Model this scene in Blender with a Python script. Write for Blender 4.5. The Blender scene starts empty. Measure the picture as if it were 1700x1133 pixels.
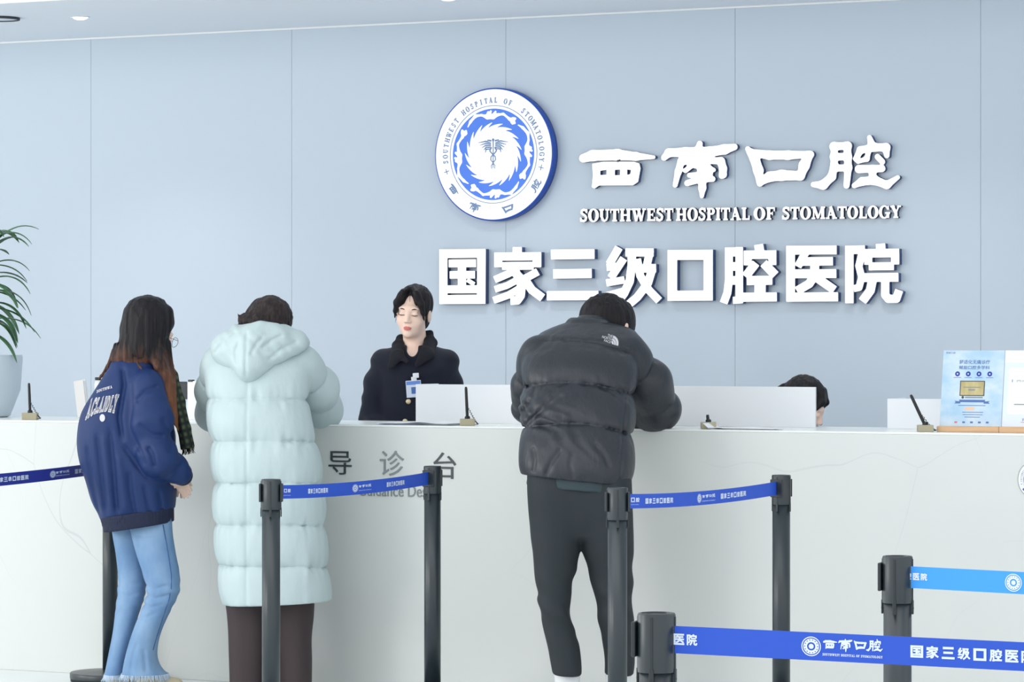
import bpy, bmesh, math, random
import numpy as np
from mathutils import Vector, Matrix

# ------------------------------------------------------------------ camera, sky, lights
SC = bpy.context.scene
COL = SC.collection
F = 5600.0                      # focal length in pixels of the 1700 x 1133 frame
CX, CY, HZ = 850.0, 566.5, 560.0
CAMH = 1.42
TH = math.radians(27.1)         # the camera looks this far to the left of the wall's normal
ST, CT = math.sin(TH), math.cos(TH)

cd = bpy.data.cameras.new('camera')
cam = bpy.data.objects.new('camera', cd)
COL.objects.link(cam)
cam.location = (0, 0, CAMH)
cam.rotation_euler = (math.pi / 2, 0, TH)
cd.sensor_width = 36.0
cd.lens = 36.0 * F / 1700.0
cd.shift_y = -(CY - HZ) / 1700.0
cd.clip_end = 200
SC.camera = cam

wd = bpy.data.worlds.new('sky')
SC.world = wd
wd.use_nodes = True
wd.node_tree.nodes['Background'].inputs[0].default_value = (0.955, 0.985, 1.0, 1)
wd.node_tree.nodes['Background'].inputs[1].default_value = 1.42


def area_light(name, loc, target, sx, sy, energy, color):
    l = bpy.data.lights.new(name, 'AREA')
    l.shape = 'RECTANGLE'
    l.size, l.size_y, l.energy, l.color = sx, sy, energy, color
    o = bpy.data.objects.new(name, l)
    COL.objects.link(o)
    o.location = loc
    o.rotation_euler = (Vector(target) - Vector(loc)).to_track_quat('-Z', 'Y').to_euler()
    return o


area_light('window_daylight', (-12.0, 1.5, 3.0), (-7.5, 12.0, 1.0), 4.5, 3.0, 230, (1.0, 0.985, 0.95))
area_light('hall_ceiling_light', (-5.0, 7.0, 5.6), (-5.0, 9.5, 0.0), 9.0, 4.0, 110, (0.95, 0.98, 1.0))

area_light('added_left_light', (-14.2, 7.2, 2.4), (-8.5, 12.0, 0.9), 3.0, 2.6, 125, (1.0, 0.985, 0.95))  # unseen light added to brighten the left end of the counter

vs = SC.view_settings
vs.view_transform = 'Standard'
vs.look = 'None'
vs.exposure = 0.0
vs.gamma = 1.0
vs.use_curve_mapping = False

# ------------------------------------------------------------------ pixel <-> world
FWD = np.array([-ST, CT, 0.0])
RGT = np.array([CT, ST, 0.0])
UPV = np.array([0.0, 0.0, 1.0])
CAM = np.array([0.0, 0.0, CAMH])


def W(px, py, d):
    return CAM + d * (FWD + RGT * ((px - CX) / F) + UPV * ((HZ - py) / F))


def d_onY(px, Y):
    return Y / (CT + ST * (px - CX) / F)


def onY(px, py, Y):
    return W(px, py, d_onY(px, Y))


def project(p):
    p = np.asarray(p) - CAM
    d = p @ FWD
    return CX + F * (p @ RGT) / d, HZ - F * p[2] / d


YC = 11.83      # front of the counter
YW = 14.40      # back wall
ZC = 1.066      # counter top

# ------------------------------------------------------------------ materials


def srgb(r, g, b):
    def c(v):
        v /= 255.0
        return v / 12.92 if v <= 0.04045 else ((v + 0.055) / 1.055) ** 2.4
    return (c(r), c(g), c(b), 1.0)


def mat(name, rgb, rough=0.5, metal=0.0, spec=0.5, emit=0.0, emit_rgb=None, bump=None, sheen=0.0, vary=None,
        alpha=None, coat=0.0):
    m = bpy.data.materials.new(name)
    m.use_nodes = True
    nt = m.node_tree
    b = nt.nodes['Principled BSDF']
    b.inputs['Base Color'].default_value = srgb(*rgb)
    b.inputs['Roughness'].default_value = rough
    b.inputs['Metallic'].default_value = metal
    b.inputs['Specular IOR Level'].default_value = spec
    if sheen:
        b.inputs['Sheen Weight'].default_value = sheen
    if coat:
        b.inputs['Coat Weight'].default_value = coat
    if emit:
        b.inputs['Emission Color'].default_value = srgb(*(emit_rgb or rgb))
        b.inputs['Emission Strength'].default_value = emit
    tc = None
    if bump or vary:
        tc = nt.nodes.new('ShaderNodeTexCoord')
    if bump:                       # (scale xyz, strength, distance)
        mp = nt.nodes.new('ShaderNodeMapping')
        mp.inputs['Scale'].default_value = bump[0]
        nz = nt.nodes.new('ShaderNodeTexNoise')
        nz.inputs['Scale'].default_value = 1.0
        nz.inputs['Detail'].default_value = 4.0
        bp = nt.nodes.new('ShaderNodeBump')
        bp.inputs['Strength'].default_value = bump[1]
        bp.inputs['Distance'].default_value = bump[2]
        nt.links.new(tc.outputs['Object'], mp.inputs['Vector'])
        nt.links.new(mp.outputs['Vector'], nz.inputs['Vector'])
        nt.links.new(nz.outputs['Fac'], bp.inputs['Height'])
        nt.links.new(bp.outputs['Normal'], b.inputs['Normal'])
    if vary:                       # (scale xyz, rgb2, low, high)
        mp = nt.nodes.new('ShaderNodeMapping')
        mp.inputs['Scale'].default_value = vary[0]
        nz = nt.nodes.new('ShaderNodeTexNoise')
        nz.inputs['Scale'].default_value = 1.0
        nz.inputs['Detail'].default_value = 5.0
        rp = nt.nodes.new('ShaderNodeMapRange')
        rp.inputs['From Min'].default_value = vary[2]
        rp.inputs['From Max'].default_value = vary[3]
        mx = nt.nodes.new('ShaderNodeMix')
        mx.data_type = 'RGBA'
        mx.inputs[6].default_value = srgb(*rgb)
        mx.inputs[7].default_value = srgb(*vary[1])
        nt.links.new(tc.outputs['Object'], mp.inputs['Vector'])
        nt.links.new(mp.outputs['Vector'], nz.inputs['Vector'])
        nt.links.new(nz.outputs['Fac'], rp.inputs['Value'])
        nt.links.new(rp.outputs['Result'], mx.inputs[0])
        nt.links.new(mx.outputs[2], b.inputs['Base Color'])
    return m


def marble():
    m = mat('white_marble', (233, 237, 234), 0.22, spec=0.4)
    nt = m.node_tree
    b = nt.nodes['Principled BSDF']
    tc = nt.nodes.new('ShaderNodeTexCoord')

    def vein(scale, warp, width, seed, rot, lo_, hi_):
        """thin cracks: edges of large bent cells, kept only here and there"""
        mp = nt.nodes.new('ShaderNodeMapping')
        mp.inputs['Location'].default_value = (seed, seed * 0.7, seed * 1.3)
        mp.inputs['Scale'].default_value = (scale, scale, scale * 0.62)
        mp.inputs['Rotation'].default_value = (0, rot, 0)
        nz = nt.nodes.new('ShaderNodeTexNoise')
        nz.inputs['Scale'].default_value = 1.3
        nz.inputs['Detail'].default_value = 2.5
        av = nt.nodes.new('ShaderNodeVectorMath')
        av.operation = 'SCALE'
        av.inputs['Scale'].default_value = warp
        ad_ = nt.nodes.new('ShaderNodeVectorMath')
        ad_.operation = 'ADD'
        vo = nt.nodes.new('ShaderNodeTexVoronoi')
        vo.feature = 'DISTANCE_TO_EDGE'
        vo.inputs['Scale'].default_value = 1.0
        rp = nt.nodes.new('ShaderNodeMapRange')
        rp.inputs['From Min'].default_value = 0.0
        rp.inputs['From Max'].default_value = width
        rp.inputs['To Min'].default_value = 1.0
        rp.inputs['To Max'].default_value = 0.0
        ms = nt.nodes.new('ShaderNodeTexNoise')
        ms.inputs['Scale'].default_value = 1.1
        mr = nt.nodes.new('ShaderNodeMapRange')
        mr.inputs['From Min'].default_value = lo_
        mr.inputs['From Max'].default_value = hi_
        mu = nt.nodes.new('ShaderNodeMath')
        mu.operation = 'MULTIPLY'
        nt.links.new(tc.outputs['Object'], mp.inputs['Vector'])
        nt.links.new(mp.outputs['Vector'], nz.inputs['Vector'])
        nt.links.new(nz.outputs['Color'], av.inputs[0])
        nt.links.new(mp.outputs['Vector'], ad_.inputs[0])
        nt.links.new(av.outputs[0], ad_.inputs[1])
        nt.links.new(ad_.outputs[0], vo.inputs['Vector'])
        nt.links.new(vo.outputs['Distance'], rp.inputs['Value'])
        nt.links.new(mp.outputs['Vector'], ms.inputs['Vector'])
        nt.links.new(ms.outputs['Fac'], mr.inputs['Value'])
        nt.links.new(rp.outputs['Result'], mu.inputs[0])
        nt.links.new(mr.outputs['Result'], mu.inputs[1])
        return mu
    v1 = vein(0.75, 0.6, 0.0016, 3.1, 0.75, 0.42, 0.62)
    v2 = vein(1.5, 0.55, 0.0026, 11.7, -0.6, 0.5, 0.7)
    ad = nt.nodes.new('ShaderNodeMath')
    ad.operation = 'MAXIMUM'
    nt.links.new(v1.outputs[0], ad.inputs[0])
    nt.links.new(v2.outputs[0], ad.inputs[1])
    sc = nt.nodes.new('ShaderNodeMath')
    sc.operation = 'MULTIPLY'
    sc.inputs[1].default_value = 0.5
    nt.links.new(ad.outputs[0], sc.inputs[0])
    cl = nt.nodes.new('ShaderNodeTexNoise')
    cl.inputs['Scale'].default_value = 0.9
    cl.inputs['Detail'].default_value = 3
    nt.links.new(tc.outputs['Object'], cl.inputs['Vector'])
    m0 = nt.nodes.new('ShaderNodeMix')
    m0.data_type = 'RGBA'
    m0.inputs[6].default_value = srgb(214, 217, 215)
    m0.inputs[7].default_value = srgb(212, 216, 214)
    nt.links.new(cl.outputs['Fac'], m0.inputs[0])
    mx = nt.nodes.new('ShaderNodeMix')
    mx.data_type = 'RGBA'
    mx.inputs[7].default_value = srgb(176, 184, 186)
    nt.links.new(m0.outputs[2], mx.inputs[6])
    nt.links.new(sc.outputs[0], mx.inputs[0])
    nt.links.new(mx.outputs[2], b.inputs['Base Color'])
    return m


M = dict(
    wall=mat('blue_grey_wallcovering', (202, 213, 224), 0.75, spec=0.2, bump=((260, 260, 260), 0.12, 0.0008)),
    seam=mat('panel_seam', (150, 166, 184), 0.8),
    ceil=mat('ceiling_paint', (244, 248, 254), 0.8, spec=0.2),
    ceilw=mat('white_ceiling_paint', (245, 247, 248), 0.8, spec=0.2),
    floor=mat('pale_polished_stone', (222, 228, 229), 0.2, vary=((1.2, 1.2, 1.2), (230, 235, 235), 0.35, 0.65)),
    marble=marble(),
    desk=mat('white_laminate', (232, 236, 240), 0.45),
    slab=mat('white_counter_slab', (240, 243, 242), 0.25),
    lit=mat('lit_white_acrylic', (250, 250, 252), 0.4, emit=0.34),
    ledge=mat('letter_return_blue_grey', (62, 86, 130), 0.5),
    ledge2=mat('letter_return_dark', (40, 54, 86), 0.5),
    embwhite=mat('emblem_lit_white', (250, 250, 252), 0.4, emit=0.25),
    embblue=mat('emblem_blue', (48, 116, 226), 0.4, emit=0.12),
    embrim=mat('emblem_rim_blue', (42, 88, 186), 0.4),
    emgrey=mat('emblem_ink', (112, 140, 180), 0.5),
    ink=mat('dark_metal_lettering', (58, 66, 72), 0.4),
    inklight=mat('grey_lettering', (132, 140, 144), 0.4),
    prwhite=mat('printed_white', (236, 240, 244), 0.6),
    prblue=mat('printed_blue', (34, 62, 160), 0.6),
    post=mat('slate_grey_powder_coat', (34, 45, 51), 0.34, spec=0.6),
    clip=mat('dark_grey_plastic', (32, 40, 45), 0.45),
    rubber=mat('black_rubber', (30, 34, 38), 0.8),
    beltblue=mat('royal_blue_webbing', (32, 80, 196), 0.6, bump=((600, 600, 600), 0.1, 0.0005)),
    beltshaded=mat('shaded_blue_webbing', (30, 44, 146), 0.6, bump=((600, 600, 600), 0.1, 0.0005)),  # blue belt webbing with shade put into its colour
    beltlit=mat('lit_blue_webbing', (56, 152, 238), 0.6, bump=((600, 600, 600), 0.1, 0.0005)),  # blue belt webbing with bright light put into its colour
    belttext=mat('belt_print_white', (214, 226, 246), 0.6),
    panel=mat('white_acrylic_panel', (236, 239, 243), 0.35),
    black=mat('black_plastic', (26, 27, 30), 0.4),
    brass=mat('brushed_brass', (172, 166, 140), 0.4, metal=0.35),
    paper=mat('paper', (240, 242, 246), 0.7),
    paper2=mat('ruled_paper', (206, 216, 236), 0.7),
    wood=mat('pale_beech', (222, 184, 146), 0.5, vary=((3, 60, 60), (208, 166, 124), 0.35, 0.65)),
    lamp=mat('downlight_glow', (255, 255, 255), 0.5, emit=6.0),
    trimwhite=mat('white_lamp_trim', (240, 243, 246), 0.5),
    dark=mat('dark_slot', (60, 66, 72), 0.7),
    leaf=mat('leaf_green', (38, 84, 46), 0.4, vary=((9, 9, 9), (92, 140, 92), 0.4, 0.75)),
    stem=mat('plant_stem', (92, 110, 70), 0.6),
    vase=mat('pale_blue_ceramic', (198, 212, 222), 0.35),
    monitor=mat('dark_monitor_plastic', (44, 48, 54), 0.5),
    beige=mat('pale_beige_card', (226, 224, 222), 0.7),
)

# ------------------------------------------------------------------ objects


def tag(o, label=None, cat=None, group=None, kind=None):
    if label:
        o['label'] = label
    if cat:
        o['category'] = cat
    if group:
        o['group'] = group
    if kind:
        o['kind'] = kind
    return o


def empty(name, loc=(0, 0, 0), rz=0.0):
    o = bpy.data.objects.new(name, None)
    o.empty_display_size = 0.1
    COL.objects.link(o)
    o.location = loc
    o.rotation_euler = (0, 0, rz)
    return o


def link_mesh(name, me, m, parent=None, smooth=False, loc=None):
    o = bpy.data.objects.new(name, me)
    COL.objects.link(o)
    if m is not None:
        ms = m if isinstance(m, (list, tuple)) else [m]
        for x in ms:
            me.materials.append(x)
    if smooth and len(me.polygons):
        me.polygons.foreach_set('use_smooth', np.ones(len(me.polygons), dtype=bool))
    if parent is not None:
        o.parent = parent
    if loc is not None:
        o.location = loc
    return o


def mesh_np(name, v, f):
    me = bpy.data.meshes.new(name)
    v = np.asarray(v, dtype=np.float32)
    if isinstance(f, np.ndarray):
        n, k = f.shape
        me.vertices.add(len(v))
        me.vertices.foreach_set('co', v.ravel())
        me.loops.add(n * k)
        me.loops.foreach_set('vertex_index', f.astype(np.int32).ravel())
        me.polygons.add(n)
        me.polygons.foreach_set('loop_start', (np.arange(n) * k).astype(np.int32))
        me.update(calc_edges=True)
        me.validate()
    else:
        me.from_pydata([tuple(map(float, x)) for x in v], [], [tuple(x) for x in f])
        me.update()
    return me


class MB:
    """collects shapes, then links them as one mesh"""

    def __init__(self):
        self.v, self.f, self.mi, self.sm = [], [], [], []

    def add(self, v, f, mi=0, smooth=False):
        o = len(self.v)
        self.v += [tuple(map(float, x)) for x in v]
        for q in f:
            self.f.append(tuple(o + i for i in q))
            self.mi.append(mi)
            self.sm.append(smooth)
        return self

    def box(self, lo, hi, bevel=0.0, mi=0, mtx=None, seg=2):
        bm = bmesh.new()
        bmesh.ops.create_cube(bm, size=1.0)
        lo, hi = Vector(lo), Vector(hi)
        for vv in bm.verts:
            vv.co = Vector([lo[i] + (vv.co[i] + 0.5) * (hi[i] - lo[i]) for i in range(3)])
        if bevel > 0:
            bmesh.ops.bevel(bm, geom=list(bm.edges), offset=bevel, segments=seg, affect='EDGES', profile=0.5)
        bm.verts.index_update()
        vs_ = [(mtx @ vv.co) if mtx is not None else vv.co for vv in bm.verts]
        self.add(vs_, [[vv.index for vv in ff.verts] for ff in bm.faces], mi, False)
        bm.free()
        return self

    def lathe(self, prof, n=40, c=(0, 0, 0), mi=0, smooth=True, mtx=None):
        v, f = [], []
        for (r, z) in prof:
            for k in range(n):
                a = 2 * math.pi * k / n
                p = Vector((c[0] + r * math.cos(a), c[1] + r * math.sin(a), c[2] + z))
                v.append(mtx @ p if mtx is not None else p)
        for i in range(len(prof) - 1):
            for k in range(n):
                a, b = i * n + k, i * n + (k + 1) % n
                f.append((a, b, b + n, a + n))
        if prof[0][0] > 1e-6:
            f.append(tuple(reversed(range(n))))
        if prof[-1][0] > 1e-6:
            f.append(tuple(range((len(prof) - 1) * n, len(prof) * n)))
        return self.add(v, f, mi, smooth)

    def tube(self, pts, rad, n=10, mi=0, caps=True):
        pts = [Vector(p) for p in pts]
        v, f = [], []
        up = None
        for i, p in enumerate(pts):
            t = (pts[min(i + 1, len(pts) - 1)] - pts[max(i - 1, 0)]).normalized()
            if up is None:
                up = t.orthogonal().normalized()
            up = (up - t * up.dot(t)).normalized()
            s = t.cross(up)
            r = rad[i] if isinstance(rad, (list, tuple)) else rad
            for k in range(n):
                a = 2 * math.pi * k / n
                v.append(p + (up * math.cos(a) + s * math.sin(a)) * r)
        for i in range(len(pts) - 1):
            for k in range(n):
                a, b = i * n + k, i * n + (k + 1) % n
                f.append((a, b, b + n, a + n))
        if caps:
            f.append(tuple(reversed(range(n))))
            f.append(tuple(range((len(pts) - 1) * n, len(pts) * n)))
        return self.add(v, f, mi, True)

    def mesh_in(self, me, mtx=None, mi=0):
        v = [(mtx @ x.co) if mtx is not None else x.co for x in me.vertices]
        return self.add(v, [list(p.vertices) for p in me.polygons], mi, False)

    def build(self, name, m, parent=None, loc=None):
        me = bpy.data.meshes.new(name)
        me.from_pydata(self.v, [], self.f)
        me.update()
        me.polygons.foreach_set('material_index', np.array(self.mi, dtype=np.int32))
        o = link_mesh(name, me, m, parent, False, loc)
        me.polygons.foreach_set('use_smooth', np.array(self.sm, dtype=bool))
        return o


def autosmooth(o, deg=40):
    me = o.data
    bm = bmesh.new()
    bm.from_mesh(me)
    bmesh.ops.recalc_face_normals(bm, faces=bm.faces)
    for e in bm.edges:
        if len(e.link_faces) == 2 and e.calc_face_angle(0) > math.radians(deg):
            e.smooth = False
    bm.to_mesh(me)
    bm.free()
    return o


def curve_to_mesh(cu, name):
    ob = bpy.data.objects.new('tmp', cu)
    COL.objects.link(ob)
    dg = bpy.context.evaluated_depsgraph_get()
    dg.update()
    me = bpy.data.meshes.new_from_object(ob.evaluated_get(dg))
    me.name = name
    bpy.data.objects.remove(ob)
    bpy.data.curves.remove(cu)
    return me


def text_mesh(body, size=1.0, extrude=0.0, offset=0.0, spacing=1.0, align='LEFT'):
    cu = bpy.data.curves.new('text', 'FONT')
    cu.body = body
    cu.size = size
    cu.extrude = extrude
    cu.offset = offset
    cu.space_character = spacing
    cu.align_x = align
    cu.resolution_u = 4
    return curve_to_mesh(cu, 'text')


def bounds(me):
    a = np.empty(len(me.vertices) * 3, dtype=np.float32)
    me.vertices.foreach_get('co', a)
    a = a.reshape(-1, 3)
    return a, a.min(0), a.max(0)


# ------------------------------------------------------------------ outlines (2-D distance fields -> filled, extruded letters)


def sd_poly(X, Y, P):
    P = np.asarray(P, float)
    d = np.full(X.shape, 1e9)
    s = np.ones(X.shape)
    n = len(P)
    for i in range(n):
        a, b = P[i], P[i - 1]
        e = b - a
        wx, wy = X - a[0], Y - a[1]
        t = np.clip((wx * e[0] + wy * e[1]) / max(e @ e, 1e-12), 0, 1)
        bx, by = wx - e[0] * t, wy - e[1] * t
        d = np.minimum(d, bx * bx + by * by)
        c1, c2, c3 = Y >= a[1], Y < b[1], e[0] * wy > e[1] * wx
        s = np.where((c1 & c2 & c3) | (~c1 & ~c2 & ~c3), -s, s)
    return s * np.sqrt(d)


def sd_ops(X, Y, ops, k=0.0):
    d = np.full(X.shape, 1e6)

    def un(a, b, kk):
        if kk <= 0:
            return np.minimum(a, b)
        h = np.maximum(kk - np.abs(a - b), 0) / kk
        return np.minimum(a, b) - h * h * kk * 0.25
    for op in ops:
        if op[0] == '+':
            d = np.minimum(d, sd_poly(X, Y, op[1]))
        elif op[0] == '-':
            d = np.maximum(d, -sd_poly(X, Y, op[1]))
        elif op[0] == 'l':                       # flat-ended strokes of one width
            pts, w = op[1], op[2] / 2
            for i in range(len(pts) - 1):
                a, b = np.array(pts[i], float), np.array(pts[i + 1], float)
                L = np.linalg.norm(b - a)
                t = (b - a) / L
                nrm = np.array([-t[1], t[0]])
                d = np.minimum(d, sd_poly(X, Y, [a + nrm * w, b + nrm * w, b - nrm * w, a - nrm * w]))
                if i > 0:
                    d = np.minimum(d, np.hypot(X - a[0], Y - a[1]) - w)
        elif op[0] == 's':                       # brush strokes, a radius at each point
            pts = op[1]
            for i in range(len(pts) - 1):
                ax, ay, ar = pts[i]
                bx, by, br = pts[i + 1]
                ex, ey = bx - ax, by - ay
                t = np.clip(((X - ax) * ex + (Y - ay) * ey) / max(ex * ex + ey * ey, 1e-9), 0, 1)
                q = np.hypot(X - ax - ex * t, Y - ay - ey * t) - (ar + (br - ar) * t)
                d = un(d, q, k)
        elif op[0] in ('e', 'E'):                # ellipse, and an ellipse cut out
            cx, cy, rx, ry = op[1:]
            q = (np.hypot((X - cx) / rx, (Y - cy) / ry) - 1) * min(rx, ry)
            d = np.minimum(d, q) if op[0] == 'e' else np.maximum(d, -q)
    return d


def ops_loops(ops, lo, hi, h, k=0.0, simp=0.25, grow=0.0):
    """contours of a drawing, as closed loops of points"""
    xs = np.arange(lo[0] - 3 * h, hi[0] + 3 * h, h)
    ys = np.arange(lo[1] - 3 * h, hi[1] + 3 * h, h)
    X, Y = np.meshgrid(xs, ys, indexing='ij')
    D = sd_ops(X, Y, ops, k) - grow
    D = np.where(np.abs(D) < 1e-9, 1e-9, D)
    S = D < 0
    n = {}

    def cut(i0, j0, i1, j1):
        a, b = D[i0, j0], D[i1, j1]
        t = a / (a - b)
        return (xs[i0] + (xs[i1] - xs[i0]) * t, ys[j0] + (ys[j1] - ys[j0]) * t)
    act = np.zeros((S.shape[0] - 1, S.shape[1] - 1), int)
    act += S[:-1, :-1] * 1 + S[1:, :-1] * 2 + S[1:, 1:] * 4 + S[:-1, 1:] * 8
    segs = {1: [(3, 0)], 2: [(0, 1)], 3: [(3, 1)], 4: [(1, 2)], 5: [(3, 0), (1, 2)], 6: [(0, 2)], 7: [(3, 2)],
            8: [(2, 3)], 9: [(2, 0)], 10: [(0, 1), (2, 3)], 11: [(2, 1)], 12: [(1, 3)], 13: [(1, 0)], 14: [(0, 3)]}
    nxt, pos = {}, {}
    for i, j in zip(*np.nonzero((act > 0) & (act < 15))):
        E = [('x', i, j), ('y', i + 1, j), ('x', i, j + 1), ('y', i, j)]
        for a, b in segs[act[i, j]]:
            for q in (a, b):
                e = E[q]
                if e not in pos:
                    pos[e] = cut(e[1], e[2], e[1] + 1, e[2]) if e[0] == 'x' else cut(e[1], e[2], e[1], e[2] + 1)
            nxt[E[a]] = E[b]
    loops = []
    while nxt:
        s0 = next(iter(nxt))
        cur, L = s0, []
        while cur in nxt:
            L.append(pos[cur])
            cur = nxt.pop(cur)
        if len(L) > 5:
            loops.append(rdp_closed(np.array(L), simp * h))
    return [l for l in loops if len(l) > 3]


def rdp_closed(P, eps):
    n = len(P)
    j = int(np.argmax(((P - P[0]) ** 2).sum(1)))
    keep = np.zeros(n + 1, bool)
    Q = np.vstack([P, P[:1]])
    keep[[0, j, n]] = True
    st = [(0, j), (j, n)]
    while st:
        a, b = st.pop()
        if b - a < 2:
            continue
        e = Q[b] - Q[a]
        L = np.hypot(*e)
        w = Q[a + 1:b] - Q[a]
        d = np.abs(w[:, 0] * e[1] - w[:, 1] * e[0]) / L if L > 1e-12 else np.hypot(w[:, 0], w[:, 1])
        m_ = int(np.argmax(d))
        if d[m_] > eps:
            keep[a + 1 + m_] = True
            st += [(a, a + 1 + m_), (a + 1 + m_, b)]
    return Q[:-1][keep[:-1]]


def loops_mesh(loops, depth, bevel=0.0, name='shape'):
    cu = bpy.data.curves.new('outline', 'CURVE')
    cu.dimensions = '2D'
    cu.fill_mode = 'BOTH' if depth > 0 else 'FRONT'
    cu.extrude = depth / 2
    if bevel:
        cu.bevel_depth = bevel
        cu.bevel_resolution = 1
    for L in loops:
        sp = cu.splines.new('POLY')
        sp.points.add(len(L) - 1)
        sp.points.foreach_set('co', np.hstack([L, np.zeros((len(L), 1)), np.ones((len(L), 1))]).astype(np.float32).ravel())
        sp.use_cyclic_u = True
    return curve_to_mesh(cu, name)

# ------------------------------------------------------------------ the room


def structure(name, mb, m, loc=None):
    o = mb.build(name, m, None, loc)
    o['kind'] = 'structure'
    return o


ZL = 2.955                      # low ceiling over the desk
YF = 12.74                      # its front edge
XA, XB = -16.0, 4.5
mb = MB()
seam_u = [151, 486, 842, 1222, 1628]
xs_seam = [onY(p, 500, YW)[0] for p in seam_u]
dx = (xs_seam[-1] - xs_seam[0]) / 4
xs_all = [xs_seam[0] + dx * k for k in range(-5, 12)]
edges = [XA] + [x for x in xs_all if XA < x < XB] + [XB]
for a, b in zip(edges[:-1], edges[1:]):     # wall covering laid in panels with hairline joints between them
    mb.box((a + 0.0009, YW, -0.0), (b - 0.0009, YW + 0.02, 3.3), mi=0)
mb.box((XA, YW + 0.006, 0), (XB, YW + 0.15, 3.3), mi=1)
structure('wall_back', mb, [M['wall'], M['seam']])
structure('floor', MB().box((XA, -4, -0.1), (XB, YW + 0.1, 0)), M['floor'])
mb = MB().box((XA, YF, ZL), (XB, YW, ZL + 0.05), mi=0)
structure('ceiling', mb, [M['ceil']])
structure('ceiling_1', MB().box((XA, 9.4, 3.35), (XB, YF + 0.02, 3.45)), M['ceilw'])
structure('trim_1', MB().box((XA, YF - 0.03, ZL - 0.004), (XB, YF - 0.001, 3.36), bevel=0.003), M['ceilw'])
structure('trim_2', MB().box((XA, YW - 0.009, ZL - 0.009), (XB, YW - 0.0005, ZL - 0.0005)), M['ceilw'])
structure('baseboard_back', MB().box((XA, YW - 0.015, 0), (XB, YW - 0.0005, 0.1), bevel=0.004), M['ceilw'])

# downlights set into the low ceiling
dl_w = [W(118, 26, F * (ZL - CAMH) / (HZ - 26)), W(757, -1, F * (ZL - CAMH) / (HZ + 1))]
sp = dl_w[1][0] - dl_w[0][0]
yl = (dl_w[0][1] + dl_w[1][1]) / 2
dl_w += [(dl_w[1][0] + sp * k, 0, 0) for k in (1, 2, 3)]
lab = ['round glowing downlight in the low ceiling above the girl in the navy jacket',
       'round glowing downlight in the low ceiling cut by the top edge of the photo'] + ['round glowing downlight just beyond the top edge, out of sight above the wall sign'] * 3
for k in range(5):
    x = dl_w[k][0]
    root = empty('downlight', (x, yl, ZL))
    tag(root, lab[k], 'downlight', 'downlights in the low ceiling' if k < 2 else 'downlights beyond the top edge')
    MB().lathe([(0.036, 0.0), (0.047, -0.0005), (0.047, -0.003), (0.040, -0.004), (0.036, -0.001)], 40).build('trim_ring', M['trimwhite'], root)
    MB().lathe([(0.0, -0.014), (0.018, -0.0125), (0.031, -0.008), (0.036, -0.001), (0.0, -0.0005)], 40).build('lens', M['lamp'], root)
    l = bpy.data.lights.new('downlight_beam', 'SPOT')
    l.energy, l.spot_size, l.spot_blend, l.shadow_soft_size = 40, math.radians(115), 0.9, 0.07
    l.color = (0.97, 0.98, 1.0)
    lo = bpy.data.objects.new('downlight_beam', l)
    COL.objects.link(lo)
    lo.location = (x, yl, ZL - 0.02)
# ceiling vent ring at the left edge
p = W(4, 29, F * (ZL - CAMH) / (HZ - 29))
root = empty('ceiling_speaker', (p[0] - 0.02, p[1], ZL))
tag(root, 'flat round ceiling plate with a thin dark rim at the top left corner', 'ceiling speaker')
MB().lathe([(0.085, -0.001), (0.092, -0.012), (0.1, -0.012), (0.1, -0.0005)], 40).build('rim', M['dark'], root)
MB().lathe([(0.0, -0.009), (0.088, -0.008), (0.088, -0.001)], 40).build('cover', M['ceil'], root)

# ------------------------------------------------------------------ the raised sign on the wall


def crop(x0, y0, s):
    return lambda q: (x0 + q[0] / s, y0 + q[1] / s)


C3, C4, C2 = crop(710, 390, 4.25), crop(1100, 390, 4.0476), crop(940, 210, 2.931)
def L(pts, w): return ('l', pts, w)
def B(pts): return ('s', pts)


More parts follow.
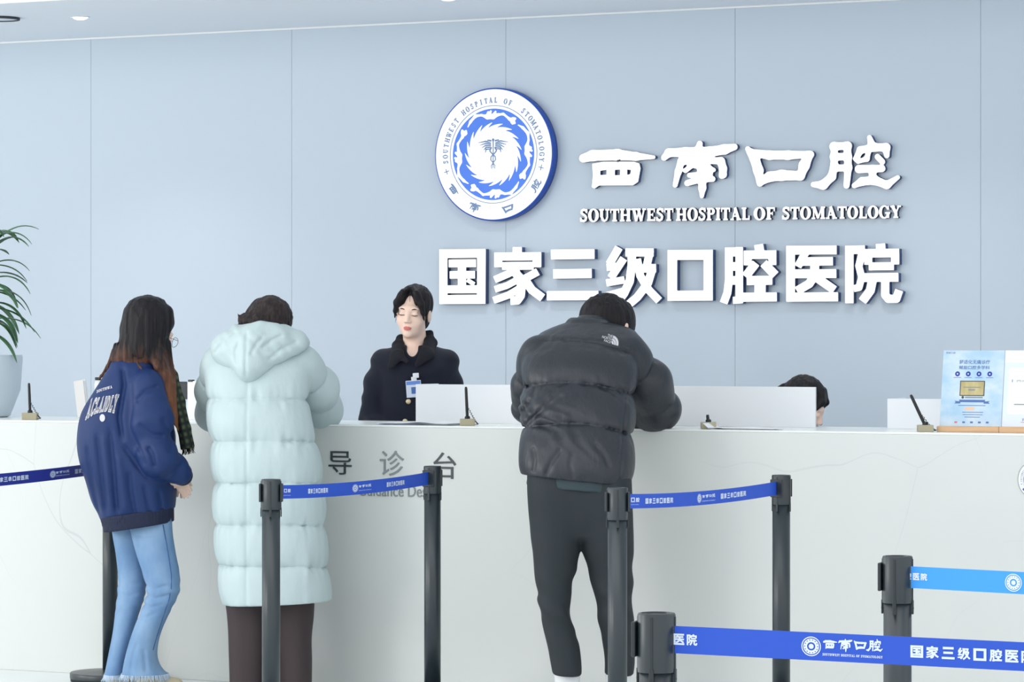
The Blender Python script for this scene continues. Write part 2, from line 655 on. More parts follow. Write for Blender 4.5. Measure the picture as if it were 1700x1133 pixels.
GOTHIC = [
    ('国', C3, [('+', [(82, 103), (410, 100), (408, 488), (82, 490)]), ('-', [(140, 165), (348, 162), (348, 424), (140, 426)]),
               L([(148, 203), (342, 201)], 56), L([(155, 284), (335, 282)], 54), L([(140, 385), (348, 384)], 56),
               L([(242, 200), (242, 385)], 58), L([(278, 318), (330, 350)], 30)]),
    ('家', C3, [L([(632, 87), (632, 135)], 66), L([(470, 155), (802, 151)], 58), L([(498, 150), (498, 230)], 56),
               L([(772, 145), (772, 230)], 60), L([(525, 221), (748, 219)], 56), L([(640, 235), (570, 275), (472, 318)], 52),
               L([(600, 250), (648, 300), (662, 370), (656, 430), (632, 464), (584, 466)], 60),
               L([(640, 315), (560, 358), (474, 386)], 48), L([(655, 375), (570, 426), (464, 464)], 50),
               L([(778, 260), (668, 320)], 54), L([(668, 290), (735, 390), (812, 446)], 60)]),
    ('三', C3, [L([(870, 140), (1178, 136)], 70), L([(885, 277), (1158, 273)], 66), L([(840, 431), (1205, 428)], 66)]),
    ('级', C3, [L([(1350, 90), (1282, 208)], 58), L([(1262, 230), (1338, 224)], 54), L([(1384, 166), (1292, 305)], 56),
               L([(1260, 340), (1390, 318)], 52), L([(1250, 432), (1385, 396)], 48), L([(1395, 125), (1595, 125)], 58),
               L([(1440, 110), (1440, 220), (1425, 330), (1385, 415), (1340, 475)], 60), L([(1570, 110), (1540, 245)], 56),
               L([(1515, 238), (1612, 236)], 60), L([(1586, 236), (1555, 340), (1480, 440), (1420, 490)], 58),
               L([(1478, 170), (1500, 290), (1560, 390), (1634, 466)], 56)]),
    ('口', C4, [('+', [(33, 103), (338, 100), (338, 443), (33, 445)]), ('-', [(98, 170), (275, 169), (275, 375), (98, 376)])]),
    ('腔', C4, [L([(446, 85), (446, 300), (436, 390), (410, 460)], 54), L([(515, 82), (515, 462)], 52), L([(422, 116), (540, 114)], 62),
               L([(440, 214), (530, 212)], 58), L([(440, 308), (530, 306)], 58), L([(472, 441), (528, 439)], 48),
               L([(645, 65), (653, 115)], 62), L([(545, 135), (765, 133)], 58), L([(572, 130), (572, 206)], 54),
               L([(738, 130), (738, 204)], 54), L([(628, 190), (556, 282)], 58), L([(678, 190), (758, 272)], 60),
               L([(565, 308), (738, 306)], 62), L([(655, 310), (655, 420)], 76), L([(540, 420), (768, 418)], 62)]),
    ('医', C4, [L([(830, 104), (1170, 102)], 60), L([(860, 80), (860, 445)], 60), L([(832, 420), (1180, 417)], 62),
               L([(962, 118), (908, 215)], 52), L([(940, 180), (1145, 178)], 58), L([(890, 263), (1168, 261)], 60),
               L([(1022, 190), (1022, 275)], 60), L([(1030, 262), (985, 330), (902, 378)], 58), L([(1040, 292), (1155, 372)], 58)]),
    ('院', C4, [L([(1255, 74), (1255, 461)], 58), L([(1230, 102), (1360, 100)], 58), L([(1345, 104), (1318, 215)], 50),
               L([(1316, 200), (1338, 285), (1320, 355), (1284, 362)], 48), L([(1464, 60), (1468, 115)], 64),
               L([(1355, 125), (1590, 122)], 58), L([(1382, 125), (1382, 202)], 54), L([(1563, 125), (1563, 200)], 56),
               L([(1385, 213), (1555, 211)], 54), L([(1352, 288), (1585, 286)], 60), L([(1412, 295), (1396, 375), (1342, 448)], 60),
               L([(1496, 295), (1496, 405), (1518, 431), (1570, 431), (1590, 372)], 56)]),
]
LISHU = [
    ('西', C2, [B([(84, 155, 21), (130, 142, 26), (250, 138, 27), (340, 146, 20), (425, 150, 9)]),
               ('+', [(126, 182), (180, 172), (330, 172), (356, 180), (362, 205), (350, 270), (325, 287), (160, 288), (138, 303), (124, 296), (130, 240)]),
               ('-', [(166, 216), (196, 212), (196, 235), (166, 237)]), ('-', [(237, 212), (262, 210), (262, 237), (237, 238)]),
               ('-', [(297, 210), (316, 212), (312, 232), (297, 236)]), ('-', [(240, 168), (262, 160), (268, 170), (250, 175)])]),
    ('南', C2, [B([(477, 152, 15), (500, 128, 20), (580, 126, 24), (700, 124, 25), (770, 112, 24), (818, 100, 16)]),
               B([(650, 84, 14), (640, 125, 20)]), B([(560, 168, 18), (545, 220, 16), (530, 286, 12)]),
               B([(560, 172, 16), (650, 165, 16), (752, 168, 17), (766, 235, 16)]), B([(755, 170, 16), (765, 205, 16), (757, 240, 15)]),
               B([(600, 190, 10), (690, 200, 14), (718, 212, 10)]), B([(580, 215, 12), (600, 200, 12)]),
               B([(600, 238, 12), (700, 230, 14)]), B([(590, 276, 15), (650, 258, 16), (712, 256, 14)]),
               B([(650, 150, 20), (662, 250, 20), (662, 300, 18), (660, 340, 10)])]),
    ('口', C2, [B([(884, 110, 13), (915, 150, 24), (935, 215, 24), (942, 280, 13)]), B([(900, 128, 18), (990, 140, 22), (1080, 140, 22), (1190, 136, 16)]),
               B([(1182, 140, 20), (1158, 190, 26), (1140, 245, 18)]), B([(945, 270, 18), (990, 245, 24), (1050, 238, 26), (1138, 240, 22)])]),
    ('腔', C2, [B([(1304, 92, 16), (1304, 190, 18), (1292, 245, 20), (1250, 285, 22), (1203, 283, 13)]),
               B([(1368, 92, 18), (1372, 200, 18), (1364, 288, 15)]), B([(1300, 98, 20), (1372, 94, 18)]), B([(1300, 148, 18), (1372, 147, 18)]),
               B([(1308, 203, 17), (1372, 202, 17)]), B([(1476, 54, 12), (1488, 95, 20)]),
               B([(1410, 158, 14), (1432, 115, 17), (1500, 102, 20), (1556, 102, 20), (1560, 142, 13)]),
               B([(1470, 130, 12), (1462, 158, 13), (1420, 172, 10)]), B([(1515, 148, 14), (1538, 172, 14)]),
               B([(1424, 208, 20), (1535, 205, 18)]), B([(1490, 208, 18), (1492, 262, 18)]),
               B([(1402, 288, 13), (1440, 268, 20), (1500, 262, 22), (1560, 285, 19), (1614, 248, 10)])]),
]


def faces_by_normal(me, front=0, side=1):
    idx = np.array([front if p.normal.z > 0.75 else side for p in me.polygons], dtype=np.int32)
    me.polygons.foreach_set('material_index', idx)


def ops_bounds(ops):
    P = []
    for op in ops:
        if op[0] in '+l':
            w = op[2] / 2 if op[0] == 'l' else 0
            P += [(q[0] + s * w, q[1] + s * w) for q in op[1] for s in (-1, 1)]
        elif op[0] == 's':
            P += [(q[0] + s * q[2], q[1] + s * q[2]) for q in op[1] for s in (-1, 1)]
        elif op[0] == 'e':
            P += [(op[1] - op[3], op[2] - op[4]), (op[1] + op[3], op[2] + op[4])]
    P = np.array(P)
    return P.min(0), P.max(0)


UNIT = {}                     # outlines kept in their own unit box, for the small prints on the belts


def wall_letter(name, loops_px, depth, label, cat, group, mats, ysurf=YW, bevel=0.0):
    """loops in image pixels, stood off the wall at their real place and size"""
    Yf = ysurf - depth
    Q = [np.array([onY(x, y, Yf)[[0, 2]] for x, y in Lp]) for Lp in loops_px]
    allp = np.vstack(Q)
    c = (allp.min(0) + allp.max(0)) / 2
    me = loops_mesh([q - c for q in Q], depth, bevel, name)
    o = link_mesh(name, me, mats)
    faces_by_normal(me)
    o.rotation_euler = (math.pi / 2, 0, 0)
    o.location = (c[0], ysurf - depth / 2 - 0.0004, c[1])
    if label:
        tag(o, label, cat, group)
    return o


ORD = ['first', 'second', 'third', 'fourth', 'fifth', 'sixth', 'seventh', 'eighth', 'ninth', 'tenth', 'eleventh']
sgn = [M['lit'], M['ledge']]
for k, (ch, cr, ops) in enumerate(GOTHIC):
    lo, hi = ops_bounds(ops)
    lp = ops_loops(ops, lo, hi, 4.0, 0.0, 0.12)
    UNIT['g' + ch] = lp
    wall_letter('sign_character', [np.array([cr(q) for q in l]) for l in lp], 0.034,
                'large glowing white block character %s, %s of the lower sign row' % (ch, ORD[k]), 'sign letter',
                'block characters of the lower sign row', sgn)
for k, (ch, cr, ops) in enumerate(LISHU):
    lo, hi = ops_bounds(ops)
    lp = ops_loops(ops, lo, hi, 3.0, 9.0, 0.12)
    UNIT['l' + ch] = lp
    wall_letter('sign_character', [np.array([cr(q) for q in l]) for l in lp], 0.026,
                'glowing white brush style character %s, %s of the upper sign row' % (ch, ORD[k]), 'sign letter',
                'brush style characters of the upper sign row', sgn)

# serif capitals, cap height 1, drawn with heavy stems and slab serifs
SW, TN, SF = 0.27, 0.12, 0.13


def stem(x, y0=0.0, y1=1.0, w=SW): return L([(x, y0), (x, y1)], w)
def ser(x, y, w=0.44): return L([(x - w / 2, y), (x + w / 2, y)], SF)


GL = {
    'S': (0.74, [L([(0.66, 0.74), (0.55, 0.92), (0.36, 0.95), (0.18, 0.86), (0.16, 0.70), (0.34, 0.57), (0.52, 0.47), (0.60, 0.33), (0.54, 0.13), (0.36, 0.05), (0.18, 0.09), (0.08, 0.27)], 0.19),
                 L([(0.66, 1.0), (0.66, 0.68)], 0.1), L([(0.08, 0.0), (0.08, 0.33)], 0.1)]),
    'O': (1.0, [('e', 0.5, 0.5, 0.5, 0.54), ('E', 0.5, 0.5, 0.2, 0.42)]),
    'U': (0.98, [stem(0.22, 0.34, 1), L([(0.22, 0.36), (0.3, 0.14), (0.48, 0.05), (0.66, 0.13), (0.76, 0.36)], 0.16), stem(0.76, 0.34, 1, 0.14), ser(0.22, 0.94), ser(0.76, 0.94, 0.4),
                 L([(0.25, 0.36), (0.36, 0.12)], 0.2)]),
    'T': (0.86, [stem(0.43), L([(0.02, 0.93), (0.84, 0.93)], 0.14), L([(0.06, 1.0), (0.06, 0.66)], 0.11), L([(0.8, 1.0), (0.8, 0.66)], 0.11), ser(0.43, 0.06)]),
    'H': (1.06, [stem(0.24), stem(0.82), L([(0.24, 0.5), (0.82, 0.5)], 0.14), ser(0.24, 0.06), ser(0.24, 0.94), ser(0.82, 0.06), ser(0.82, 0.94)]),
    'W': (1.36, [L([(0.2, 1), (0.46, 0)], 0.25), L([(0.46, 0), (0.68, 0.8)], 0.14), L([(0.62, 1), (0.92, 0)], 0.25), L([(0.92, 0), (1.18, 1)], 0.14), ser(0.2, 0.94), ser(0.64, 0.94), ser(1.18, 0.94, 0.36)]),
    'E': (0.84, [stem(0.25), L([(0.05, 0.93), (0.76, 0.93)], 0.14), L([(0.05, 0.07), (0.8, 0.07)], 0.14), L([(0.25, 0.5), (0.58, 0.5)], 0.13), L([(0.73, 1), (0.73, 0.7)], 0.11), L([(0.77, 0), (0.77, 0.32)], 0.11), L([(0.58, 0.36), (0.58, 0.64)], 0.09)]),
    'P': (0.84, [stem(0.25), L([(0.05, 0.93), (0.55, 0.93)], 0.14), ('e', 0.5, 0.72, 0.32, 0.28), ('E', 0.46, 0.72, 0.1, 0.15), stem(0.25), ser(0.25, 0.06, 0.46)]),
    'I': (0.5, [stem(0.25), ser(0.25, 0.06), ser(0.25, 0.94)]),
    'A': (1.02, [L([(0.42, 1.0), (0.8, 0)], 0.27), L([(0.46, 0.96), (0.18, 0)], 0.13), L([(0.28, 0.32), (0.66, 0.32)], 0.12), ser(0.16, 0.06, 0.34), ser(0.8, 0.06, 0.44)]),
    'L': (0.8, [stem(0.25), ser(0.25, 0.94), L([(0.05, 0.07), (0.76, 0.07)], 0.14), L([(0.72, 0), (0.72, 0.36)], 0.12)]),
    'F': (0.8, [stem(0.25), L([(0.05, 0.93), (0.76, 0.93)], 0.14), L([(0.25, 0.5), (0.56, 0.5)], 0.13), L([(0.72, 1), (0.72, 0.68)], 0.11), L([(0.56, 0.36), (0.56, 0.64)], 0.09), ser(0.25, 0.06)]),
    'M': (1.3, [L([(0.22, 0), (0.22, 1)], 0.14), stem(1.04), L([(0.26, 0.98), (0.62, 0.06)], 0.24), L([(0.62, 0.06), (0.98, 0.98)], 0.14), ser(0.2, 0.06, 0.34), ser(1.04, 0.06), ser(0.18, 0.94, 0.34), ser(1.06, 0.94, 0.4)]),
    'G': (1.02, [('e', 0.5, 0.5, 0.5, 0.54), ('E', 0.52, 0.5, 0.24, 0.42), ('-', [(0.56, 0.44), (1.1, 0.44), (1.1, 0.68), (0.56, 0.68)]), stem(0.82, 0.02, 0.45, 0.25), ser(0.8, 0.42, 0.46), L([(0.86, 1), (0.86, 0.68)], 0.11)]),
    'Y': (0.98, [L([(0.18, 1), (0.5, 0.42)], 0.27), L([(0.78, 1), (0.54, 0.46)], 0.13), stem(0.5, 0, 0.45), ser(0.2, 0.94, 0.42), ser(0.8, 0.94, 0.34), ser(0.5, 0.06)]),
}
GLOOP = {c: ops_loops(o, *(lambda b: (b[0], b[1]))(ops_bounds(o)), 0.02, 0.0, 0.2) for c, (w, o) in GL.items()}
for c in GLOOP:
    UNIT['e' + c] = GLOOP[c]
# word spans in image pixels: left x, right x, cap top and baseline at each end
WORDS = [('SOUTHWEST', 962.5, 1118, 347.5, 345.8, 368.5, 366.8), ('HOSPITAL', 1122, 1245, 345.8, 344.6, 366.8, 365.4),
         ('OF', 1251, 1287, 344.6, 344.2, 365.4, 364.8), ('STOMATOLOGY', 1298, 1496, 344.0, 341.6, 364.6, 362.0)]
for word, xa, xb, ta, tb, ba, bb in WORDS:
    tot = sum(GL[c][0] for c in word) + 0.03 * (len(word) - 1)
    pen, seen = 0.0, {}
    for k, c in enumerate(word):
        lp = []
        for l in GLOOP[c]:
            t = (pen + l[:, 0]) / tot
            top, bot = ta + (tb - ta) * t, ba + (bb - ba) * t
            lp.append(np.stack([xa + (xb - xa) * t, bot + (top - bot) * l[:, 1]], 1))
        pen += GL[c][0] + 0.03
        wall_letter('sign_letter', lp, 0.022, 'small raised white serif letter %s, %s letter of the word %s on the wall' % (c, ORD[k], word),
                    'sign letter', 'small serif letters of the English sign line', [M['lit'], M['ledge2']])

# ------------------------------------------------------------------ the round emblem
ARM = [('s', [(-.43, .42, .008), (-.385, .50, .02), (-.30, .585, .024), (-.2, .595, .014), (-.10, .565, .034), (.0, .565, .036), (.08, .592, .02), (.17, .602, .016), (.28, .52, .019)]),
       ('s', [(-.10, .58, .024), (-.085, .635, .017)]), ('s', [(-.06, .60, .02), (-.04, .648, .017)]), ('s', [(0.0, .59, .02), (.04, .638, .017)]),
       ('s', [(.27, .52, .02), (.33, .505, .034)]), ('s', [(.33, .53, .02), (.37, .525, .019)]), ('s', [(.34, .48, .022), (.36, .462, .02)]), ('s', [(.31, .475, .02), (.325, .455, .019)])]


def rot_ops(ops, a):
    c, s = math.cos(a), math.sin(a)
    return [('s', [(x * c - y * s, x * s + y * c, r) for x, y, r in op[1]]) for op in ops]


ARMS = [ops_loops(rot_ops(ARM, -k * math.pi / 2), (-.75, -.75), (.75, .75), 0.012, 0.02, 0.15) for k in range(4)]
sw = []
NT = 17
for k in range(NT):
    a0 = 2 * math.pi * k / NT
    pts = []
    for j in range(7):
        t = j / 6
        r = 0.33 + 0.15 * t
        a = a0 - t * 0.62
        pts.append((r * math.cos(a), r * math.sin(a), 0.06 * (1 - t) + 0.003))
    sw.append(('s', pts))
sw.append(('e', 0, 0, .36, .36))
SWIRL = ops_loops(sw, (-.55, -.55), (.55, .55), 0.008, 0.0, 0.15)
CAD = [('s', [(0, .22, .02), (0, .215, .02)]), ('s', [(0, .2, .009), (0, -.2, .006)])]
for sg in (-1, 1):
    for j in range(5):
        CAD.append(('s', [(sg * .04, .17 - j * .022, .008), (sg * (.12), .2 - j * .03, .011), (sg * (.25 - j * .03), .18 - j * .038, .004)]))
    CAD.append(('s', [(sg * .05 * math.sin(t * 1.15 + 0.5) * (1.25 - t * 0.09), .1 - t * .045, .011 - .0009 * t) for t in range(8)]))
    CAD.append(('s', [(sg * .04, .205, .014), (sg * .09, .215, .01)]))
CADUC = ops_loops(CAD, (-.3, -.25), (.3, .25), 0.006, 0.0, 0.15)


def circle(r, n=96, rev=False):
    a = np.linspace(0, 2 * math.pi, n, endpoint=False)
    if rev:
        a = a[::-1]
    return np.stack([r * np.cos(a), r * np.sin(a)], 1)


def flat_on(loops, R, lift, th):
    me = loops_mesh([l * R for l in loops], th)
    return me, Matrix.Translation((0, 0, lift + th / 2))


def emblem(root, R, z0, white, blue, ink, rim=True, lettering=True):
    """children lie in the local xy plane of root, facing +z; z0 is the face"""
    def put(name, loops, lift, th, m):
        me, mt = flat_on(loops, R, z0 + lift, th)
        me.transform(mt)
        return link_mesh(name, me, m, root)
    u = R * 0.0025
    put('blue_ring', [circle(.687), circle(.345, rev=True)], 0, u, blue)
    put('ring_line', [circle(.737), circle(.727, rev=True)], 0, u, ink)
    put('white_swirl', SWIRL, u, u, white)
    for a in ARMS:
        put('white_arm_figure', a, u, u, white)
    put('winged_staff', CADUC, 2 * u, u, ink)
    if not lettering:
        return
    mb = MB()
    txt = 'SOUTHWEST HOSPITAL OF  STOMATOLOGY'
    for k, ch in enumerate(txt):
        if ch == ' ':
            if mb.v:
                mb.build('ring_word', ink, root)
            mb = MB()
            continue
        a = math.radians(187 - k * (194 / (len(txt) - 1)))
        w = GL[ch][0]
        S = .082 * R
        for l in [GLOOP[ch]]:
            q = [(x - np.array([w / 2, .5])) * np.array([S * .72, S]) for x in l]
            me = loops_mesh(q, u)
            mb.mesh_in(me, Matrix.Rotation(a, 4, 'Z') @ Matrix.Translation((.815 * R, 0, z0 + u / 2)) @ Matrix.Rotation(-math.pi / 2, 4, 'Z'))
            bpy.data.meshes.remove(me)
    mb.build('ring_word', ink, root)
    for k, ch in enumerate('西南口腔'):
        mb = MB()
        a = math.radians([217.6, 248, 287, 326][k])
        lp = UNIT['l' + ch]
        P = np.vstack(lp)
        c = (P.min(0) + P.max(0)) / 2
        s = .2 * R / max(P.max(0) - P.min(0)) if ch != '腔' else .22 * R / max(P.max(0) - P.min(0))
        q = [(x - c) * np.array([s, -s]) for x in lp]
        me = loops_mesh(q, u)
        mb.mesh_in(me, Matrix.Rotation(a, 4, 'Z') @ Matrix.Translation((.855 * R, 0, z0 + u / 2)) @ Matrix.Rotation(math.pi / 2, 4, 'Z'))
        bpy.data.meshes.remove(me)
        mb.build('ring_character', blue if R < 0.2 else ink, root)
    for a in (197, -15):
        mb = MB()
        a = math.radians(a)
        me = loops_mesh(ops_loops([L([(-.045, 0), (.045, 0)], .013), L([(0, -.045), (0, .045)], .013)], (-.06, -.06), (.06, .06), .004), u / R)
        mb.mesh_in(me, Matrix.Rotation(a, 4, 'Z') @ Matrix.Translation((.83 * R, 0, z0 + u / 2)) @ Matrix.Scale(R, 4))
        bpy.data.meshes.remove(me)
        mb.build('ring_cross', blue if R < 0.2 else ink, root)


Ye = YW - 0.05
c = onY(819.3, 256.5, Ye)
Re = 110.7 / F * d_onY(819.3, Ye)
root = empty('wall_emblem', (c[0], YW - 0.0005, c[2]))
root.rotation_euler = (math.pi / 2, 0, 0)
tag(root, 'round glowing white and blue hospital emblem mounted high on the wall', 'emblem')
MB().lathe([(0.0, 0.0), (Re, 0.0), (Re, 0.047), (Re * .985, 0.05), (Re * .975, 0.05)], 128).build('emblem_case', M['embrim'], root)
MB().lathe([(Re * .977, 0.046), (Re * .977, 0.0515), (0.0, 0.0515)], 128, smooth=False).build('emblem_face', M['embwhite'], root)
emblem(root, Re, 0.0516, M['embwhite'], M['embblue'], M['emgrey'])

# ------------------------------------------------------------------ the counter
counter = empty('reception_counter', (-5, YC, 0))
tag(counter, 'long white marble reception counter with thin grey veins', 'counter')
XL, XR = -15.5, 3.5


def cbox(name, lo, hi, m, bevel=0.0):
    lo = (lo[0] + 5, lo[1] - YC, lo[2])
    hi = (hi[0] + 5, hi[1] - YC, hi[2])
    return MB().box(lo, hi, bevel).build(name, m, counter)


cbox('front_panel', (XL, YC, 0.0), (XR, YC + 0.06, ZC - 0.008), M['marble'], 0.002)
cbox('counter_top', (XL, YC - 0.001, ZC - 0.008), (XR, YC + 0.62, ZC), M['slab'], 0.003)
cbox('work_surface', (XL, YC + 0.62, 0.72), (XR, YC + 1.0, 0.75), M['desk'], 0.003)
cbox('inner_panel', (XL, YC + 0.58, 0.0), (XR, YC + 0.62, ZC - 0.009), M['desk'])

TXT = [('导', 546, 584, 750, 788, 'ink'), ('诊', 631, 671, 749, 790, 'inklight'), ('台', 720, 757.5, 752, 795, 'ink')]  # middle character in paler grey, standing in for reflections on the metal


def counter_text(body, x0, x1, y0, y1, m, name, offset=0.0, th=0.004):
    me = text_mesh(body, 1.0, offset=offset)
    a, lo, hi = bounds(me)
    p0, p1 = onY(x0, y1, YC), onY(x1, y0, YC)
    sx, sz = (p1[0] - p0[0]) / (hi[0] - lo[0]), (p1[2] - p0[2]) / (hi[1] - lo[1])
    bpy.data.meshes.remove(me)
    me = text_mesh(body, 1.0, extrude=0.5, offset=offset)
    me.transform(Matrix.Translation((p0[0] + 5, -th / 2, p0[2])) @ Matrix.Rotation(math.pi / 2, 4, 'X') @ Matrix.Diagonal((sx, sz, th, 1)) @ Matrix.Translation((-lo[0], -lo[1], 0)))
    return link_mesh(name, me, m, counter)


for ch, x0, x1, y0, y1, mm in TXT:
    counter_text(ch, x0, x1, y0, y1, M[mm], 'lettering')
counter_text('Guidance Desk', 595.5, 719, 806.5, 823.5, M['inklight'], 'lettering')
ce = onY(1721, 797, YC)
Rc = 32.5 / F * d_onY(1721, YC)
er = empty('counter_emblem', (ce[0] + 5, -0.0003, ce[2]))
er.parent = counter
er.rotation_euler = (math.pi / 2, 0, 0)
MB().lathe([(0, 0), (Rc, 0), (Rc, 0.002), (0, 0.002)], 64, smooth=False).build('emblem_disc', M['panel'], er)
MB().lathe([(Rc, 0.0), (Rc, 0.003), (Rc * .975, 0.003), (Rc * .975, 0.0)], 64, smooth=False).build('emblem_rim', M['inklight'], er)
emblem(er, Rc, 0.0021, M['panel'], M['prblue'], M['inklight'])

# ------------------------------------------------------------------ crowd barriers
ZP = 0.93
ZBELT = 0.884


def stanchion(px, d, label, phi=0.0, one_clip=False):
    p = W(px, 0, d)
    root = empty('stanchion', (p[0], p[1], 0), TH + phi)
    tag(root, label, 'stanchion', 'slate grey belt barrier posts')
    MB().lathe([(0.155, 0.0), (0.163, 0.003), (0.163, 0.012), (0.158, 0.014)], 64).build('rubber_foot', M['rubber'], root)
    autosmooth(MB().lathe([(0.0, 0.013), (0.165, 0.013), (0.166, 0.017), (0.166, 0.034), (0.163, 0.038), (0.07, 0.044), (0.038, 0.048), (0.0, 0.048)], 72).build('base', M['post'], root))
    MB().lathe([(0.0, 0.04), (0.0315, 0.04), (0.0315, 0.83), (0.0, 0.83)], 40).build('pole', M['post'], root)
    autosmooth(MB().lathe([(0.0, 0.825), (0.0335, 0.825), (0.034, 0.828), (0.034, ZP - 0.003), (0.032, ZP), (0.028, ZP), (0.0275, ZP - 0.003), (0.0, ZP - 0.003)], 48).build('head', M['post'], root))
    for k in range(4):
        rt = Matrix.Rotation(k * math.pi / 2, 4, 'Z')
        m_ = MB()
        m_.box((0.0325, -0.0045, 0.800), (0.0365, 0.0045, 0.832), 0.0016, mtx=rt)
        m_.box((0.0325, -0.003, 0.83), (0.0355, 0.003, ZP - 0.006), 0.001, mtx=rt)
        m_.box((0.0350, -0.0018, 0.812), (0.0372, 0.0018, 0.816), 0.0006, mtx=rt)
        m_.build('slot_cover', M['clip'], root)
        if k == 2 or (k == 0 and not one_clip):
            m_ = MB()
            m_.box((0.033, -0.024, 0.852), (0.0405, 0.024, 0.915), 0.002, mtx=rt)
            m_.build('belt_clip', M['clip'], root)
    return np.array([p[0], p[1]])


def d_top(py):
    return F * (CAMH - ZP) / (py - HZ)


def belt_phi(pa, da, pb, db):
    a, b = W(pa, 0, da), W(pb, 0, db)
    return math.atan2(a[1] - b[1], a[0] - b[0]) - TH - math.pi


PO = {}
PO['A'] = stanchion(183, 13.92, 'slate grey barrier post mostly hidden behind the girl in blue jeans')
PO['Z'] = stanchion(-250, 11.8, 'slate grey barrier post left of the girl in navy holding the dark belt')
PO['B'] = stanchion(450, d_top(796), 'slate grey barrier post in front of the mint padded coat')
PO['C'] = stanchion(718, d_top(774), 'slate grey barrier post in front of the Guidance Desk lettering', belt_phi(450, d_top(796), 718, d_top(774)))
PO['D'] = stanchion(1025, d_top(810), 'slate grey barrier post in front of the right leg of the man in black')
PO['E'] = stanchion(1297, d_top(789), 'slate grey barrier post standing alone before bare marble, right of the man in black', belt_phi(1025, d_top(810), 1297, d_top(789)))
PO['F'] = stanchion(1090, d_top(1018), 'closest and lowest barrier post, its top beside the right shin of the man', -0.32, True)
PO['G'] = stanchion(1490, d_top(923.5), 'thick barrier post at right holding the paler blue belt', -0.32, True)
PO['H'] = stanchion(1960, 5.52, 'slate grey barrier post beyond the right edge, end of the closest blue belt')
PO['I'] = stanchion(1960, 7.1, 'slate grey barrier post beyond the right edge, end of the paler blue belt')


